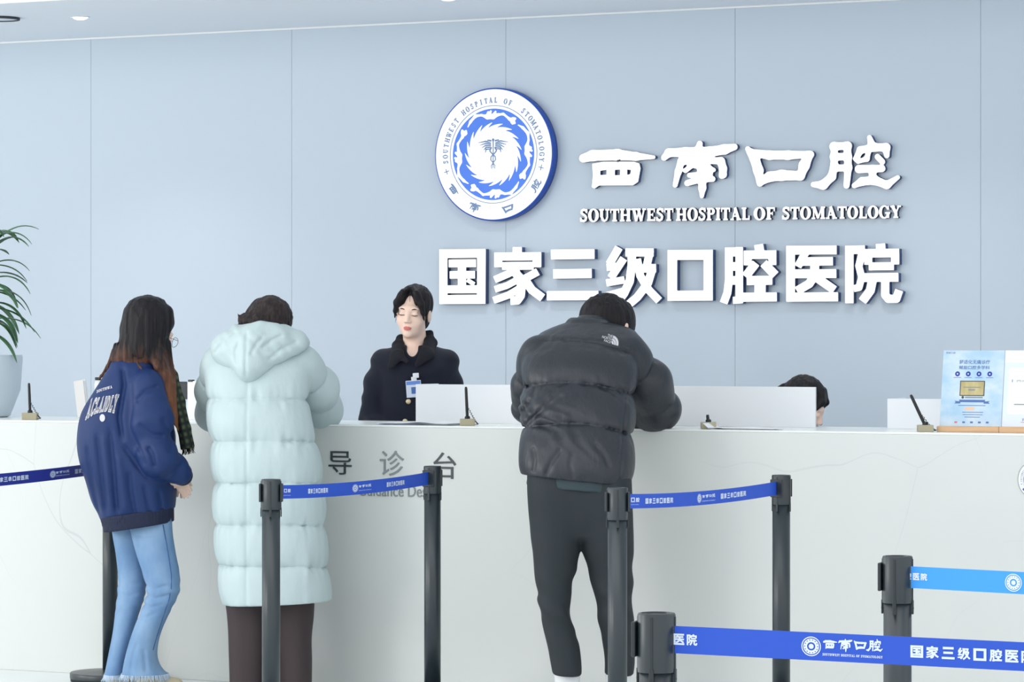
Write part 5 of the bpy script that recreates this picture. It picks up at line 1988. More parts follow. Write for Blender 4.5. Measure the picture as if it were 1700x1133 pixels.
def letters_mesh(s, sp_=.06, grow=0.0):
    mb_ = MB()
    x = 0
    for ch in s:
        lp_ = GLOOP[ch] if grow == 0 else ops_loops(GL[ch][1], *ops_bounds(GL[ch][1]), 0.02, 0.0, 0.2, grow)
        me = loops_mesh(lp_, 0)
        mb_.mesh_in(me, Matrix.Translation((x, 0, 0)))
        x += GL.get(ch, (0.5,))[0] + sp_
    me = bpy.data.meshes.new('letters')
    me.from_pydata(mb_.v, [], mb_.f)
    return me


GL['C'] = (0.9, [('e', 0.5, 0.5, 0.5, 0.54), ('E', 0.54, 0.5, 0.22, 0.40), ('-', [(0.6, 0.32), (1.2, 0.32), (1.2, 0.68), (0.6, 0.68)])])
GL['D'] = (0.95, [L([(0.24, 0), (0.24, 1)], .27), ('e', 0.42, 0.5, 0.5, 0.5), ('E', 0.42, 0.5, 0.2, 0.36), L([(0.24, 0), (0.24, 1)], .27)])
GL['N'] = (1.0, [L([(0.2, 0), (0.2, 1)], .2), L([(0.8, 0), (0.8, 1)], .2), L([(0.2, 0.98), (0.8, 0.02)], .24)])
GL['R'] = (0.9, GL['P'][1] + [L([(0.45, 0.45), (0.78, 0)], .24)])
for c_ in 'CDNR':
    GLOOP[c_] = ops_loops(GL[c_][1], *ops_bounds(GL[c_][1]), 0.02, 0.0, 0.2)
decal(A, dense(letters_mesh('ACLAIDLY', .1, .035), 1), M['logo'], 'lettering_outline', warpA, jk, sA, .003)
decal(A, dense(letters_mesh('ACLAIDLY', .1, -.045), 1), M['logogrey'], 'back_lettering', lambda u, v: warpA(.012 + .976 * u, .06 + .88 * v), jk, sA, .004)
decal(A, dense(letters_mesh('SOUTHWA', .1), 1), M['logo'], 'back_lettering', lambda u, v: (160.5 + 26 * u, 653.5 - 8.5 * u ** .8 - 5 * v), jk, sA, .003)
me = loops_mesh([circle(1, 24)], 0)
decal(A, dense(me, 1), M['logo'], 'back_emblem', lambda u, v: (165.5 + 9 * u, 700.5 - 12.5 * v), jk, sA, .003)

# glasses
ca = frA
mg = MB()
for s in (-1, 1):
    ring = [hp(ca, (s * .033 + .022 * math.cos(t), -.103 - .004 * abs(math.cos(t)), -.004 + .02 * math.sin(t))) for t in np.linspace(0, 2 * math.pi, 25)]
    mg.tube(ring, .0011, 6, caps=False)
mg.tube([hp(ca, (-.011, -.105, .0)), hp(ca, (0, -.108, .004)), hp(ca, (.011, -.105, .0))], .0011, 6)
for s in (-1, 1):
    mg.tube([hp(ca, (s * .055, -.103, .003)), hp(ca, (s * .072, -.06, .003)), hp(ca, (s * .078, .01, .002)), hp(ca, (s * .078, .03, -.02))], .0011, 6)
mg.build('glasses', M['wire'], A.root)

# jeans
lf = Field((-.22, -.25, .02), (.22, .25, .82), 0.005)
crJ = creases(A, [([(240, 968), (262, 975), (285, 968)], -.006, .006), ([(244, 985), (265, 990), (290, 982)], -.006, .006), ([(240, 1000), (258, 1004), (280, 998)], -.005, .006), ([(232, 1022), (250, 1020), (268, 1012)], -.004, .006),
                  ([(198, 962), (215, 970), (236, 966)], -.005, .006), ([(197, 985), (214, 990), (232, 984)], -.005, .006), ([(225, 885), (245, 890), (268, 884)], -.003, .006), ([(225, 1110), (228, 1085), (236, 1060)], -.006, .008), ([(250, 1112), (248, 1090), (246, 1070)], -.006, .008)])
kn = lambda zc, amp: (lambda x, y, z: crJ(x, y, z) + .5 * amp * np.sin(z * 150 + 3 * noise3(x * 12 + 0 * y + 0 * z, y * 12 + 0 * x + 0 * z, z * 12 + 0 * x + 0 * y) + x * 22) * np.exp(-((z - zc) / .07) ** 2) + .003 * noise3(x * 16 + 0 * y + 0 * z, y * 16 + 0 * x + 0 * z, z * 8 + 0 * x + 0 * y))
lf.loft(A.rows([(862, 186, 246, .075, .085), (885, 187, 242, .075, .085), (920, 193, 243, .075, .08), (960, 197, 244, .07, .075), (990, 195, 240, .06, .072), (1020, 191, 231, .055, .068),
                (1050, 187, 224, .05, .07), (1080, 182, 216, .05, .08), (1122, 174, 209, .05, .10)]), p=2.2, disp=kn(T(0, 985)[2], .0035), round_=.006)
lf.loft(A.rows([(825, 188, 283, 0, .10), (860, 188, 285, 0, .10), (874, 190, 285, 0, .09)]), p=2.3, round_=.01)
lf.loft(A.rows([(858, 214, 286, -.045, .065), (880, 217, 286.5, -.045, .072), (920, 227, 292, -.055, .08), (955, 238, 298, -.06, .08), (985, 243, 297, -.07, .076), (1010, 236, 285, -.08, .072),
                (1040, 224, 271, -.09, .072), (1070, 214, 263, -.09, .076), (1095, 207, 263, -.085, .088), (1110, 204, 269, -.08, .098), (1122, 202, 279, -.08, .108)]), p=2.2, k=.004, disp=kn(T(0, 985)[2], .004), round_=.006)
jn, VJ, QJ = A.put('jeans', lf, M['denim'], 0)
random.seed(3)
fr_ = MB()
for (l, r, dzc, ay, yb) in ((174, 209, .05, .10, 1121), (202, 279, -.08, .108, 1121)):
    a, b = T(l, yb, dzc), T(r, yb, dzc)
    cx_, ax_ = (a[0] + b[0]) / 2, (b[0] - a[0]) / 2
    for k in range(150):
        t = 2 * math.pi * k / 150 + random.uniform(-.02, .02)
        p = np.array([cx_ + ax_ * math.copysign(abs(math.cos(t)) ** .9, math.cos(t)), dzc + ay * math.copysign(abs(math.sin(t)) ** .9, math.sin(t)), a[2] + .006])
        o_ = np.array([math.cos(t), math.sin(t), 0])
        ln = random.uniform(.022, .036)
        fr_.tube([p, p + o_ * .004 - np.array([0, 0, ln * .5]), p + o_ * random.uniform(.002, .012) + np.array([random.uniform(-.005, .005), 0, -ln])], [.0016, .0013, .0007], 4)
ob = fr_.build('frayed_hem', M['fray'], jn)
ob['kind'] = 'stuff'
sj = surface_of(A, VJ)
m_ = MB()
seam_px = [(271, 872), (276, 900), (281, 930), (284.5, 955), (284.5, 975), (281, 995), (274, 1015), (266, 1040), (259, 1062), (254, 1080)]
m_.tube([sj(x, y) + np.array([0, -.0015, 0]) for x, y in seam_px], .0022, 6)
m_.build('side_seam', M['stitch'], jn)
for (hx, hy, tx, ty) in ((192, .045, 212, .1), (246, -.09, 290, -.06)):
    sfd = Field((-.2, -.25, -.003), (.25, .25, .15), .005)
    hl, tt = T(hx, 560, hy), T(tx, 560, ty)
    hl[2] = tt[2] = 0
    shoe(sfd, hl + np.array([0, 0, -.0]), tt)
    sfd.plane((0, 0, 0.001), (0, 0, -1))
    A.put('shoe', sfd, M['beigeshoe'])

# scarf hanging in front
scm = mat('dark_green_plaid_wool', (40, 52, 46), 0.95, bump=((300, 300, 300), .4, .002))
nt = scm.node_tree
bb = nt.nodes['Principled BSDF']
tc = [n for n in nt.nodes if n.type == 'TEX_COORD'][0]
wv = []
for ax, scl in (('Z', 11.0), ('X', 15.0)):
    mp = nt.nodes.new('ShaderNodeMapping')
    mp.inputs['Rotation'].default_value = (0, math.radians(14), 0)
    w = nt.nodes.new('ShaderNodeTexWave')
    w.bands_direction = ax
    w.inputs['Scale'].default_value = scl
    nt.links.new(tc.outputs['Object'], mp.inputs['Vector'])
    nt.links.new(mp.outputs['Vector'], w.inputs['Vector'])
    wv.append(w)
mu = nt.nodes.new('ShaderNodeMath')
mu.operation = 'MULTIPLY'
nt.links.new(wv[0].outputs['Fac'], mu.inputs[0])
nt.links.new(wv[1].outputs['Fac'], mu.inputs[1])
mx = nt.nodes.new('ShaderNodeMix')
mx.data_type = 'RGBA'
mx.inputs[6].default_value = srgb(38, 46, 44)
mx.inputs[7].default_value = srgb(92, 104, 74)
nt.links.new(mu.outputs[0], mx.inputs[0])
nt.links.new(mx.outputs[2], bb.inputs['Base Color'])
sf = Field((.05, -.14, .9), (.3, .14, 1.42), .0045)
sf.chain([T(262, 596, .02), T(284, 625, .03), T(296, 668, .03), T(306, 712, .02), T(312, 744, .02)], [.03, .026, .026, .024, .026], .012, flat=((0, 1, 0), 2.0),
         disp=lambda x, y, z, t: .003 * np.sin(y * 110) + .002 * noise3(x * 30 + 0 * y + 0 * z, y * 30 + 0 * x + 0 * z, z * 8 + 0 * x + 0 * y))
sf.plane(T(312, 745, .02), (.25, 0, -1))
so, _, _ = A.put('scarf', sf, scm)
m_ = MB()
for k in range(26):
    t = k / 25
    p = T(303 + 19 * t, 746 - 4 * t, random.uniform(-.02, .05))
    m_.tube([p + np.array([0, 0, .008]), p + np.array([random.uniform(-.004, .004), 0, -.012]), p + np.array([random.uniform(-.008, .008), 0, -.026])], [.002, .0016, .0008], 5)
ob = m_.build('fringe', scm, so)
ob['kind'] = 'stuff'

# ================================================================== the woman in the long mint coat
B2 = Person(440, 13.36, 'woman in a long pale mint padded hooded coat leaning on the counter, back turned')
T = B2.T
YL = lambda P, x, y: P.Y0 + x * ST + y * CT


def seam_puff(levels, amp, xc, curv, wfreq=26.0):
    """puffed channels between stitched seams; levels are heights, bent by curv away from xc"""
    lv = np.array(sorted(levels))

    def f(x, y, z):
        zz = z + curv * (x - xc) ** 2 + .004 * noise3(x * 7 + 0 * y + 0 * z, y * 7 + 0 * x + 0 * z, z * 2 + 0 * x + 0 * y) + 0 * y
        i = np.clip(np.searchsorted(lv, zz.ravel()).reshape(zz.shape), 1, len(lv) - 1)
        a, b = lv[i - 1], lv[i]
        t = np.clip((zz - a) / (b - a), 0, 1)
        ds = np.minimum(t, 1 - t) * (b - a)
        pf = np.sin(math.pi * t) ** .42
        gather = np.exp(-ds / .032) * .0085 * noise3(x * wfreq * 1.7 + 0 * y + 0 * z, y * wfreq * 1.7 + 0 * x + 0 * z, z * 9 + 0 * x + 0 * y)
        return 1.35 * amp * pf + gather + .003 * noise3(x * 12 + 0 * y + 0 * z, y * 12 + 0 * x + 0 * z, z * 12 + 0 * x + 0 * y)
    return f


def arm_puff(sp_, amp, ph=0.0):
    def f(x, y, z, t):
        u = np.abs(np.sin(math.pi * (t / sp_ + ph)))
        return 1.3 * amp * u ** .4 + .009 * np.exp(-u * 6) * noise3(x * 46 + 0 * y + 0 * z, y * 46 + 0 * x + 0 * z, z * 20 + 0 * x + 0 * y) + .003 * noise3(x * 14 + 0 * y + 0 * z, y * 14 + 0 * x + 0 * z, z * 14 + 0 * x + 0 * y)
    return f


bd = Field((-.4, -.25, -.005), (.42, .75, 1.60), .006)
frB = head_frame(T(446, 559, .16), yaw=math.radians(176), pitch=math.radians(30))
add_head(bd, frB, True, T(438, 610, .06))
bd.loft(B2.rows([(600, 375, 495, .06, .08), (650, 360, 500, .03, .1), (760, 375, 500, 0, .1), (880, 370, 520, 0, .11), (930, 380, 515, 0, .1)]), k=.03)
wrL, wrR = T(405, 692, .52), T(476, 692, .50)
for P_ in (wrL, wrR):
    P_[2] = ZC + .04
bd.chain([T(372, 612, .05), T(352, 688, .33), wrL], [.045, .04, .028], .02)
bd.chain([T(498, 612, .06), T(540, 680, .36), wrR], [.045, .04, .028], .02)
add_hand(bd, wrL, (.35, .8, -.25), (0, 0, -1), 1, .95, .25)
add_hand(bd, wrR, (-.35, .8, -.25), (0, 0, -1), -1, .95, .3)
for x, dz in ((407, .0), (492, .0)):
    bd.chain([T(x, 930, dz), T(x, 1040, dz), T(x, 1150, dz)], [.07, .05, .035], .02)
B2.put('body', bd, M['skin'])

cf = Field((-.42, -.3, .3), (.5, .62, 1.46), .005)
lev = [T(0, y)[2] for y in (560, 662, 731, 800, 869, 937, 1012)]
pf = seam_puff(lev, .019, T(415, 0)[0], .12)
cs = lambda x, y, z: pf(x, y, z) - .004 * np.exp(-((x - T(415, 700)[0]) / .006) ** 2)
cf.loft(B2.rows([(568, 385, 490, .10, .06), (582, 364, 505, .08, .09), (605, 352, 508, .06, .12), (640, 350, 506, .03, .135), (690, 353, 506, .0, .145), (740, 357, 518, -.01, .15), (800, 362, 528, -.01, .155),
                 (870, 364, 533, -.01, .16), (940, 370, 538, -.01, .165), (1004, 378, 542, -.01, .165)]), p=2.4, disp=cs, round_=.012)
cf.chain([T(497, 606, .06), T(528, 645, .20), T(538, 683, .36), T(478, 694, .50)], [.066, .066, .056, .05], .014, disp=arm_puff(.16, .016, .35))
cf.chain([T(368, 606, .06), T(356, 650, .2), T(354, 688, .35), T(405, 694, .50)], [.062, .058, .052, .048], .014, disp=arm_puff(.16, .016, .35))
cf.plane(T(440, 1001), (.045, 0, -1))
coat, VC, _ = B2.put('coat', cf, M['mint'], 0)
hf = Field((-.36, -.3, 1.1), (.32, .3, 1.56), .005)
hw = lambda x, y, z: .004 * noise3(x * 26 + 0 * y + 0 * z, y * 10 + 0 * x + 0 * z, z * 40 + x * 30 + 0 * y) + .004 * noise3(x * 12 + 0 * y + 0 * z, y * 10 + 0 * x + 0 * z, z * 14 + 0 * x + 0 * y)
crH = creases(B2, [([(414, 548), (413, 590), (413, 628)], -.006, .006), ([(398, 550), (384, 565), (368, 580)], -.006, .008), ([(442, 558), (430, 572), (420, 592)], -.007, .008), ([(474, 556), (455, 565), (436, 580)], -.007, .008),
                   ([(498, 566), (470, 580), (446, 600)], -.006, .008), ([(376, 566), (366, 578), (358, 588)], -.006, .007), ([(402, 565), (396, 585), (398, 605)], -.006, .008)])
hwt = lambda x, y, z, t: hw(x, y, z) + crH(x, y - .05, z)
hf.cone(T(385, 577, -.04), T(433, 563, -.05), .070, .062, .03, disp=hwt)
hf.cone(T(433, 563, -.05), T(494, 564, .0), .062, .03, .03, disp=hwt)
hf.cone(T(372, 583, -.03), T(412, 606, -.10), .050, .050, .04, disp=hwt)
hf.cone(T(415, 575, -.09), T(414, 612, -.11), .062, .040, .05, disp=hwt)
hf.cone(T(414, 608, -.11), T(494, 572, -.03), .042, .034, .05, disp=hwt)
hf.cone(T(460, 562, -.05), T(505, 570, .03), .05, .022, .04, disp=hwt)
hf.cone(T(395, 558, .0), T(472, 556, .02), .044, .04, .03, disp=hwt)
hf.cone(T(440, 528, .10), T(440, 545, .02), .06, .05, .01, cut=True)
hf.put(lambda x, y, z: np.abs(x - T(414, 0)[0] + .004 * np.sin(z * 40)) - .0012 + 0 * y, (-.1, -.3, 1.1), (.05, -.02, 1.5), .01, cut=True) if False else None
B2.put('hood', hf, M['mint'], 0, coat)
hf = Field((-.26, -.1, 1.3), (.22, .36, 1.62), .004)
cu = lambda x, y, z: .004 * noise3(x * 48 + 0 * y + 0 * z, y * 48 + 0 * x + 0 * z, z * 34 + 0 * x + 0 * y) + .004 * noise3(x * 110 + 0 * y + 0 * z, y * 110 + 0 * x + 0 * z, z * 60 + 0 * x + 0 * y)
hf.ell(T(444, 538, .15), (.096, .11, .105), .0, disp=cu)
hf.ell(T(450, 524, .13), (.076, .085, .076), .03, disp=cu)
hf.ell(T(409, 532, .08), (.032, .035, .028), .015, disp=cu)
hf.ell(T(428, 535, .06), (.05, .04, .035), .02, disp=cu)
for pts in ([(400, 538, .07), (390, 542, .06), (384, 541, .06)], [(402, 530, .07), (396, 524, .07), (394, 520, .06)]):
    hf.chain([T(*p) for p in pts], [.006, .003, .0015], .006)
B2.put('hair', hf, M['hairbrown'], 1)
tf = Field((-.22, -.2, .0), (.25, .2, .5), .005)
tw = wr(.006, 14, 14, 4)
tf.loft(B2.rows([(985, 372, 440, .0, .1), (1020, 377, 441, 0, .1), (1090, 381, 439, 0, .1), (1150, 384, 438, 0, .1)]), p=2.4, disp=tw, round_=.006)
tf.loft(B2.rows([(985, 445, 523, .02, .1), (1020, 447, 521, .02, .1), (1060, 452, 517, .02, .1), (1100, 460, 518, .02, .1), (1150, 462, 518, .02, .1)]), p=2.4, disp=tw, round_=.006)
B2.put('trousers', tf, M['brown'], 1)
for x in (411, 490):
    s_ = Field((-.25, -.15, -.003), (.25, .3, .15), .005)
    a, b = T(x, 560, -.02), T(x, 560, .16)
    a[2] = b[2] = 0
    shoe(s_, a, b)
    s_.plane((0, 0, .001), (0, 0, -1))
    B2.put('shoe', s_, M['darkshoe'])

# ================================================================== the standing receptionist
C = Person(690, 14.95, 'receptionist with dark fringe in a navy black uniform coat standing behind the counter')
T = C.T
bd = Field((-.32, -.32, -.005), (.32, .24, 1.70), .0042)
frC = head_frame(T(686, 519.5, .0), yaw=math.radians(-14), pitch=math.radians(3), roll=math.radians(4), S=.94)
add_head(bd, frC, True, T(690, 590, .03))
bd.loft(C.rows([(580, 655, 725, .02, .07), (610, 640, 742, .02, .1), (700, 650, 735, .02, .1), (800, 648, 735, .02, .11), (860, 650, 735, .02, .1)]), k=.03)
bd.chain([T(640, 600, .02), T(618, 690, -.02), T(655, 745, -.19)], [.042, .034, .026], .02)
bd.chain([T(742, 602, .02), T(749, 690, -.02), T(715, 745, -.19)], [.042, .034, .026], .02)
add_hand(bd, T(655, 745, -.2), (.4, -.6, -.3), (0, .1, -1), -1, .9, .3)
add_hand(bd, T(715, 745, -.2), (-.4, -.6, -.3), (0, .1, -1), 1, .9, .3)
for x in (672, 708):
    bd.chain([T(x, 850, .02), T(x, 960, .02), T(x, 1085, .02)], [.07, .05, .035], .02)
    bd.cone(T(x, 1102, .02), T(x, 1102, -.12), .032, .03, .03)
bod, V, Q = C.put('body', bd, [M['skin'], M['lips']], 1)
me = bod.data
cen = V[Q].mean(1)
lip = in_ell(cen, frC, (0, -.096, -.0698), (.0215, .017, .0095))
if len(me.polygons) == len(lip):
    me.polygons.foreach_set('material_index', lip.astype(np.int32))
m_ = MB()
for s in (-1, 1):
    m_.tube([hp(frC, (s * (.031 + q), -.0905 + abs(q) * .12 + (q * s > 0) * abs(q) * .28, -.0075 - .10 * (.015 - abs(q)) * 1.6)) for q in (-.015, -.009, 0, .009, .016)], [.0006, .0014, .0017, .0016, .0008], 6)
m_.build('eyelashes', M['lash'], C.root)
m_ = MB()
for s in (-1, 1):
    m_.tube([hp(frC, (s * q, -.0895 + max(0, q - .03) * .55, .0175 + .004 * math.sin((q - .015) / .034 * math.pi))) for q in (.013, .022, .032, .042, .05)], [.0016, .0028, .003, .0024, .0008], 6)
m_.build('eyebrows', M['brow'], C.root)
# hair, parted in the middle, drawn back
hf = Field((-.18, -.17, 1.28), (.18, .22, 1.72), .0035)
R3 = frC[1]
hdc = hair_disp(frC[0][0], 0, .003, 85, 8)
hf.ell(hp(frC, (0, .022, .042)), (.080, .096, .088), 0, R3, disp=hdc)
hf.ell(hp(frC, (0, .09, -.03)), (.055, .05, .06), .03, R3, disp=hdc)
for s in (-1, 1):
    hf.chain([hp(frC, (s * .012, -.058, .115)), hp(frC, (s * .040, -.082, .082)), hp(frC, (s * .058, -.082, .045)), hp(frC, (s * .067, -.072, .008)), hp(frC, (s * .072, -.056, -.026 - (.012 if s > 0 else 0)))], [.014, .015, .013, .009, .003], .012,
             disp=lambda x, y, z, t: hdc(x, y, z) * .4)
    hf.chain([hp(frC, (s * .03, -.085, .1)), hp(frC, (s * .061, -.084, .05)), hp(frC, (s * .066, -.076, .004))], [.015, .011, .003], .01)
hf.cone(hp(frC, (.0, -.075, .102)), hp(frC, (0, -.112, .002)), .010, .053, .006, cut=True)
hf.cone(hp(frC, (0, -.12, .0)), hp(frC, (0, -.10, -.12)), .052, .064, .01, cut=True)
hf.ell(hp(frC, (0, -.03, -.085)), (.1, .07, .07), .01, R3, True)
for pts in ([(.006, -.09, .098), (.006, -.092, .06), (.004, -.094, .03)], [(.072, -.02, -.02), (.077, -.02, -.06), (.08, -.012, -.085)], [(-.072, -.03, -.01), (-.075, -.03, -.045), (-.073, -.024, -.07)]):
    hf.chain([hp(frC, p) for p in pts], [.003, .002, .001], .003)
C.put('hair', hf, M['hairblack'], 1)
# coat
uf = Field((-.36, -.34, .55), (.36, .26, 1.45), .0055)
uw = lambda x, y, z: .006 * noise3(x * 10 + 0 * y + 0 * z, y * 10 + 0 * x + 0 * z, z * 7 + 0 * x + 0 * y)
uf.loft(C.rows([(572, 664, 716, .03, .06), (579, 648, 732, .03, .08), (588, 636, 746, .025, .095), (605, 629, 752, .02, .115), (650, 628, 750, .01, .13), (710, 630, 748, .01, .13), (800, 634, 745, .01, .13), (890, 628, 750, .01, .14)]), p=2.4, disp=uw, round_=.012)
aw = lambda x, y, z, t: .005 * np.sin(t * 60 + 4 * noise3(x * 8 + 0 * y + 0 * z, y * 8 + 0 * x + 0 * z, z * 8 + 0 * x + 0 * y))
uf.ell(T(684, 572, -.09), (.030, .12, .056), .008, None, True)
uf.chain([T(638, 598, .02), T(626, 640, .0), T(616, 690, -.02), T(652, 742, -.18)], [.055, .055, .05, .042], .03, disp=aw)
uf.chain([T(741, 602, .02), T(746, 640, .0), T(750, 690, -.02), T(718, 742, -.18)], [.055, .052, .05, .042], .03, disp=aw)
un, VU, QU = C.put('uniform_coat', uf, M['uniform'], 1)
su = surface_of(C, VU)
# collar wings
kf = Field((-.2, -.2, 1.2), (.2, .2, 1.48), .004)
kd = lambda x, y, z, t: .0015 * noise3(x * 60 + 0 * y + 0 * z, y * 60 + 0 * x + 0 * z, z * 60 + 0 * x + 0 * y)
kf.chain([T(714, 556, .05), T(715, 568, .0), T(709, 587, -.08), T(692, 606, -.122)], [.016, .030, .032, .012], .012, disp=kd, flat=((.35, -1, .5), .42))
kf.chain([T(663, 562, .05), T(661, 573, .0), T(659, 591, -.08), T(648, 610, -.118)], [.016, .028, .032, .014], .012, disp=kd, flat=((-.25, -1, .5), .42))
kf.chain([T(664, 560, .05), T(690, 556, .095), T(715, 553, .05)], [.011, .014, .012], .012, disp=kd)
kf.chain([T(664, 590, -.09), T(676, 601, -.115)], [.014, .010], .012, disp=kd)
C.put('collar', kf, M['collarb'], 1, un)
for (px, py) in ((678, 667), (672.5, 700)):
    p = su(px, py)
    MB().lathe([(0, .009), (.006, .0085), (.0105, .006), (.0115, .002), (.0105, -.002), (0, -.002)], 24, mtx=Matrix.Translation(Vector(p)) @ Matrix.Rotation(math.pi / 2, 4, 'X')).build('button', M['button'], un)
# skirt below
kf = Field((-.3, -.25, .3), (.3, .3, .75), .007)
kf.loft(C.rows([(830, 640, 740, .02, .12), (930, 636, 742, .02, .13), (985, 640, 738, .02, .12)]), p=2.4, round_=.01)
C.put('skirt', kf, M['uniform'], 1)
for x in (672, 708):
    s_ = Field((-.2, -.25, -.003), (.2, .2, .15), .005)
    a, b = T(x, 560, .05), T(x, 560, -.14)
    a[2] = b[2] = 0
    shoe(s_, a, b)
    s_.plane((0, 0, .001), (0, 0, -1))
    C.put('shoe', s_, M['darkshoe'])
# the badge clipped to her chest
p = su(687, 646)
bz = empty('name_badge', tuple(C.root.matrix_basis @ Vector(p)), TH)
bz.parent = C.root
bz.location = Vector(p) + Vector((0, -.012, 0))
bz.rotation_euler = (math.radians(4), math.radians(-4), 0)
k = 1 / C.s
MB().box((-12.5 * k, -.002, -14 * k), (12.5 * k, .002, 14 * k), .0016).build('badge_card', M['badge'], bz)
MB().box((-11.5 * k, -.0026, 7 * k), (11.5 * k, -.0021, 13 * k), 0).build('badge_band', M['badgeblue'], bz)
MB().box((-4 * k, -.0026, -8 * k), (6 * k, -.0021, 3 * k), 0).build('badge_picture', M['midblue'], bz)
m_ = MB()
m_.box((-3 * k, -.005, 13 * k), (6 * k, .001, 20 * k), .0012)
m_.box((0 * k, -.008, 18 * k), (10 * k, .001, 26 * k), .002)
m_.build('badge_clip', M['panel'], bz)

# ================================================================== the man in the black puffer jacket
D = Person(960, 12.6, 'man in a black puffer jacket and dark trousers bending over the counter, back turned')
T = D.T
bd = Field((-.34, -.25, -.005), (.46, .9, 1.66), .006)
frD = head_frame(T(1008, 556, .49), yaw=math.radians(205), pitch=math.radians(46))
add_head(bd, frD, False, T(985, 560, .36))
bd.loft(D.rows([(556, 930, 1020, .33, .08), (600, 900, 1030, .25, .1), (700, 895, 1030, .1, .11), (800, 890, 1035, .02, .11), (850, 885, 1040, .0, .11)]), k=.03)
wL, wR = T(915, 705, .66), T(1035, 700, .68)
for P_ in (wL, wR):
    P_[2] = ZC + .045
bd.chain([T(900, 595, .27), T(874, 676, .45), wL], [.05, .045, .03], .02)
bd.chain([T(1040, 595, .28), T(1096, 684, .42), wR], [.05, .045, .03], .02)
add_hand(bd, wL, (.3, .8, -.2), (0, 0, -1), 1, 1.05, .3)
add_hand(bd, wR, (-.4, .8, -.2), (0, 0, -1), -1, 1.05, .5)
for pts in ([(918, 840), (921, 980), (943, 1160)], [(1005, 840), (1015, 980), (1028, 1160)]):
    bd.chain([T(x, y, 0) for x, y in pts], [.06, .045, .034], .02)
B_ody, _, _ = D.put('body', bd, M['skin'])
jf = Field((-.32, -.28, .84), (.48, .85, 1.5), .005)
lev = [T(0, y)[2] for y in (515, 566, 636, 703, 800)]
pfD = seam_puff(lev, .021, T(940, 0)[0], .75)


crD = creases(D, [([(868, 712), (896, 682), (922, 650)], -.009, .009), ([(880, 700), (908, 676), (938, 655)], -.007, .008), ([(864, 690), (884, 660), (892, 640)], -.008, .008), ([(905, 790), (915, 765), (932, 742)], -.008, .009),
                  ([(950, 795), (945, 770), (950, 748)], -.006, .008), ([(990, 640), (1010, 648), (1028, 664)], -.007, .008), ([(985, 735), (1000, 752), (1010, 775)], -.007, .009), ([(885, 785), (888, 765), (884, 740)], -.007, .008)])


def jd(x, y, z):
    dg = .0035 * np.sin((x * .8 + z) * 120 + 5 * noise3(x * 9 + 0 * y + 0 * z, y * 9 + 0 * x + 0 * z, z * 9 + 0 * x + 0 * y)) * np.exp(-((z - T(0, 725)[2] + (x - .0) * .5) / .07) ** 2) * np.clip(.12 - x, 0, .2) * 6
    sd = -.007 * np.exp(-((x - (T(1030, 0)[0] + (z - T(0, 760)[2]) * .1)) / .008) ** 2) * np.clip((T(0, 640)[2] - z) / .05, 0, 1)
    return pfD(x, y, z) + dg + sd + crD(x, y - .25, z)


jf.loft(D.rows([(536, 950, 1003, .36, .06), (545, 926, 1036, .34, .08), (558, 902, 1045, .31, .115), (585, 885, 1048, .26, .145), (640, 877, 1046, .18, .155), (700, 874, 1043, .10, .16),
                (750, 873, 1042, .05, .16), (785, 876, 1040, .02, .155), (806, 882, 1036, .01, .145)]), p=2.35, disp=jd, round_=.014)
jf.chain([T(898, 592, .26), T(878, 640, .36), T(876, 678, .46), T(915, 702, .64)], [.066, .052, .046, .045], .012, disp=arm_puff(.15, .015, .2))
jf.chain([T(1032, 592, .28), T(1072, 636, .35), T(1094, 679, .42), T(1035, 698, .66)], [.076, .074, .066, .052], .012, disp=arm_puff(.165, .02, .42))
jf.plane(T(868, 788), np.array([T(1046, 806)[2] - T(868, 788)[2], 0, -(T(1046, 806)[0] - T(868, 788)[0])]))
jk, VD, QD = D.put('puffer_jacket', jf, M['blackp'], 0)
kf = Field((-.15, .1, 1.3), (.25, .6, 1.55), .005)
kf.loft(D.rows([(523, 962, 1004, .40, .062), (530, 956, 1010, .39, .068), (545, 945, 1018, .36, .07)]), p=2.2, round_=.012)
D.put('collar', kf, M['blackp'], 1, jk)
sd_ = surface_of(D, VD)


def tiltq(x, y):
    c, s = math.cos(math.radians(17)), math.sin(math.radians(17))
    return 1013 + (x * c - y * s), 563.5 + (x * s + y * c)


for wd2, xa, xb, ya, yb in (('THE', -6, 2.5, -7.5, -3), ('NORTH', -14, 2.5, -2.4, 1.9), ('FACE', -9, 2.5, 2.6, 6.6)):
    me = text_mesh(wd2, 1.0, offset=.012)
    decal(D, dense(me, 1), M['logo'], 'logo_lettering', lambda u, v, xa=xa, xb=xb, ya=ya, yb=yb: tiltq(xa + (xb - xa) * u, yb + (ya - yb) * v), jk, sd_, .003)
lp = []
for r0, r1 in ((2.0, 5.2), (6.0, 9.4), (10.2, 14.2)):
    aa = np.linspace(0, math.pi / 2, 14)
    lp.append(np.vstack([np.stack([r1 * np.cos(aa), r1 * np.sin(aa)], 1), np.stack([r0 * np.cos(aa[::-1]), r0 * np.sin(aa[::-1])], 1)]))
me = loops_mesh(lp, 0)
decal(D, dense(me, 1), M['logo'], 'logo_dome', lambda u, v: tiltq(3.2 + 12.5 * u, 6.8 - 14.2 * v), jk, sd_, .003)
shf = Field((-.25, -.22, .78), (.25, .22, .95), .005)
shf.loft(D.rows([(775, 878, 1040, .01, .14), (800, 874, 1042, .01, .145), (830, 872, 1044, .01, .145)]), p=2.3, round_=.006, disp=wr(.005, 18, 18, 4))
shf.plane(T(868, 806), np.array([T(1046, 820)[2] - T(868, 806)[2], 0, -(T(1046, 820)[0] - T(868, 806)[0])]))
D.put('shirt_hem', shf, M['teal'], 1)
tf = Field((-.28, -.26, .1), (.28, .26, .96), .0055)
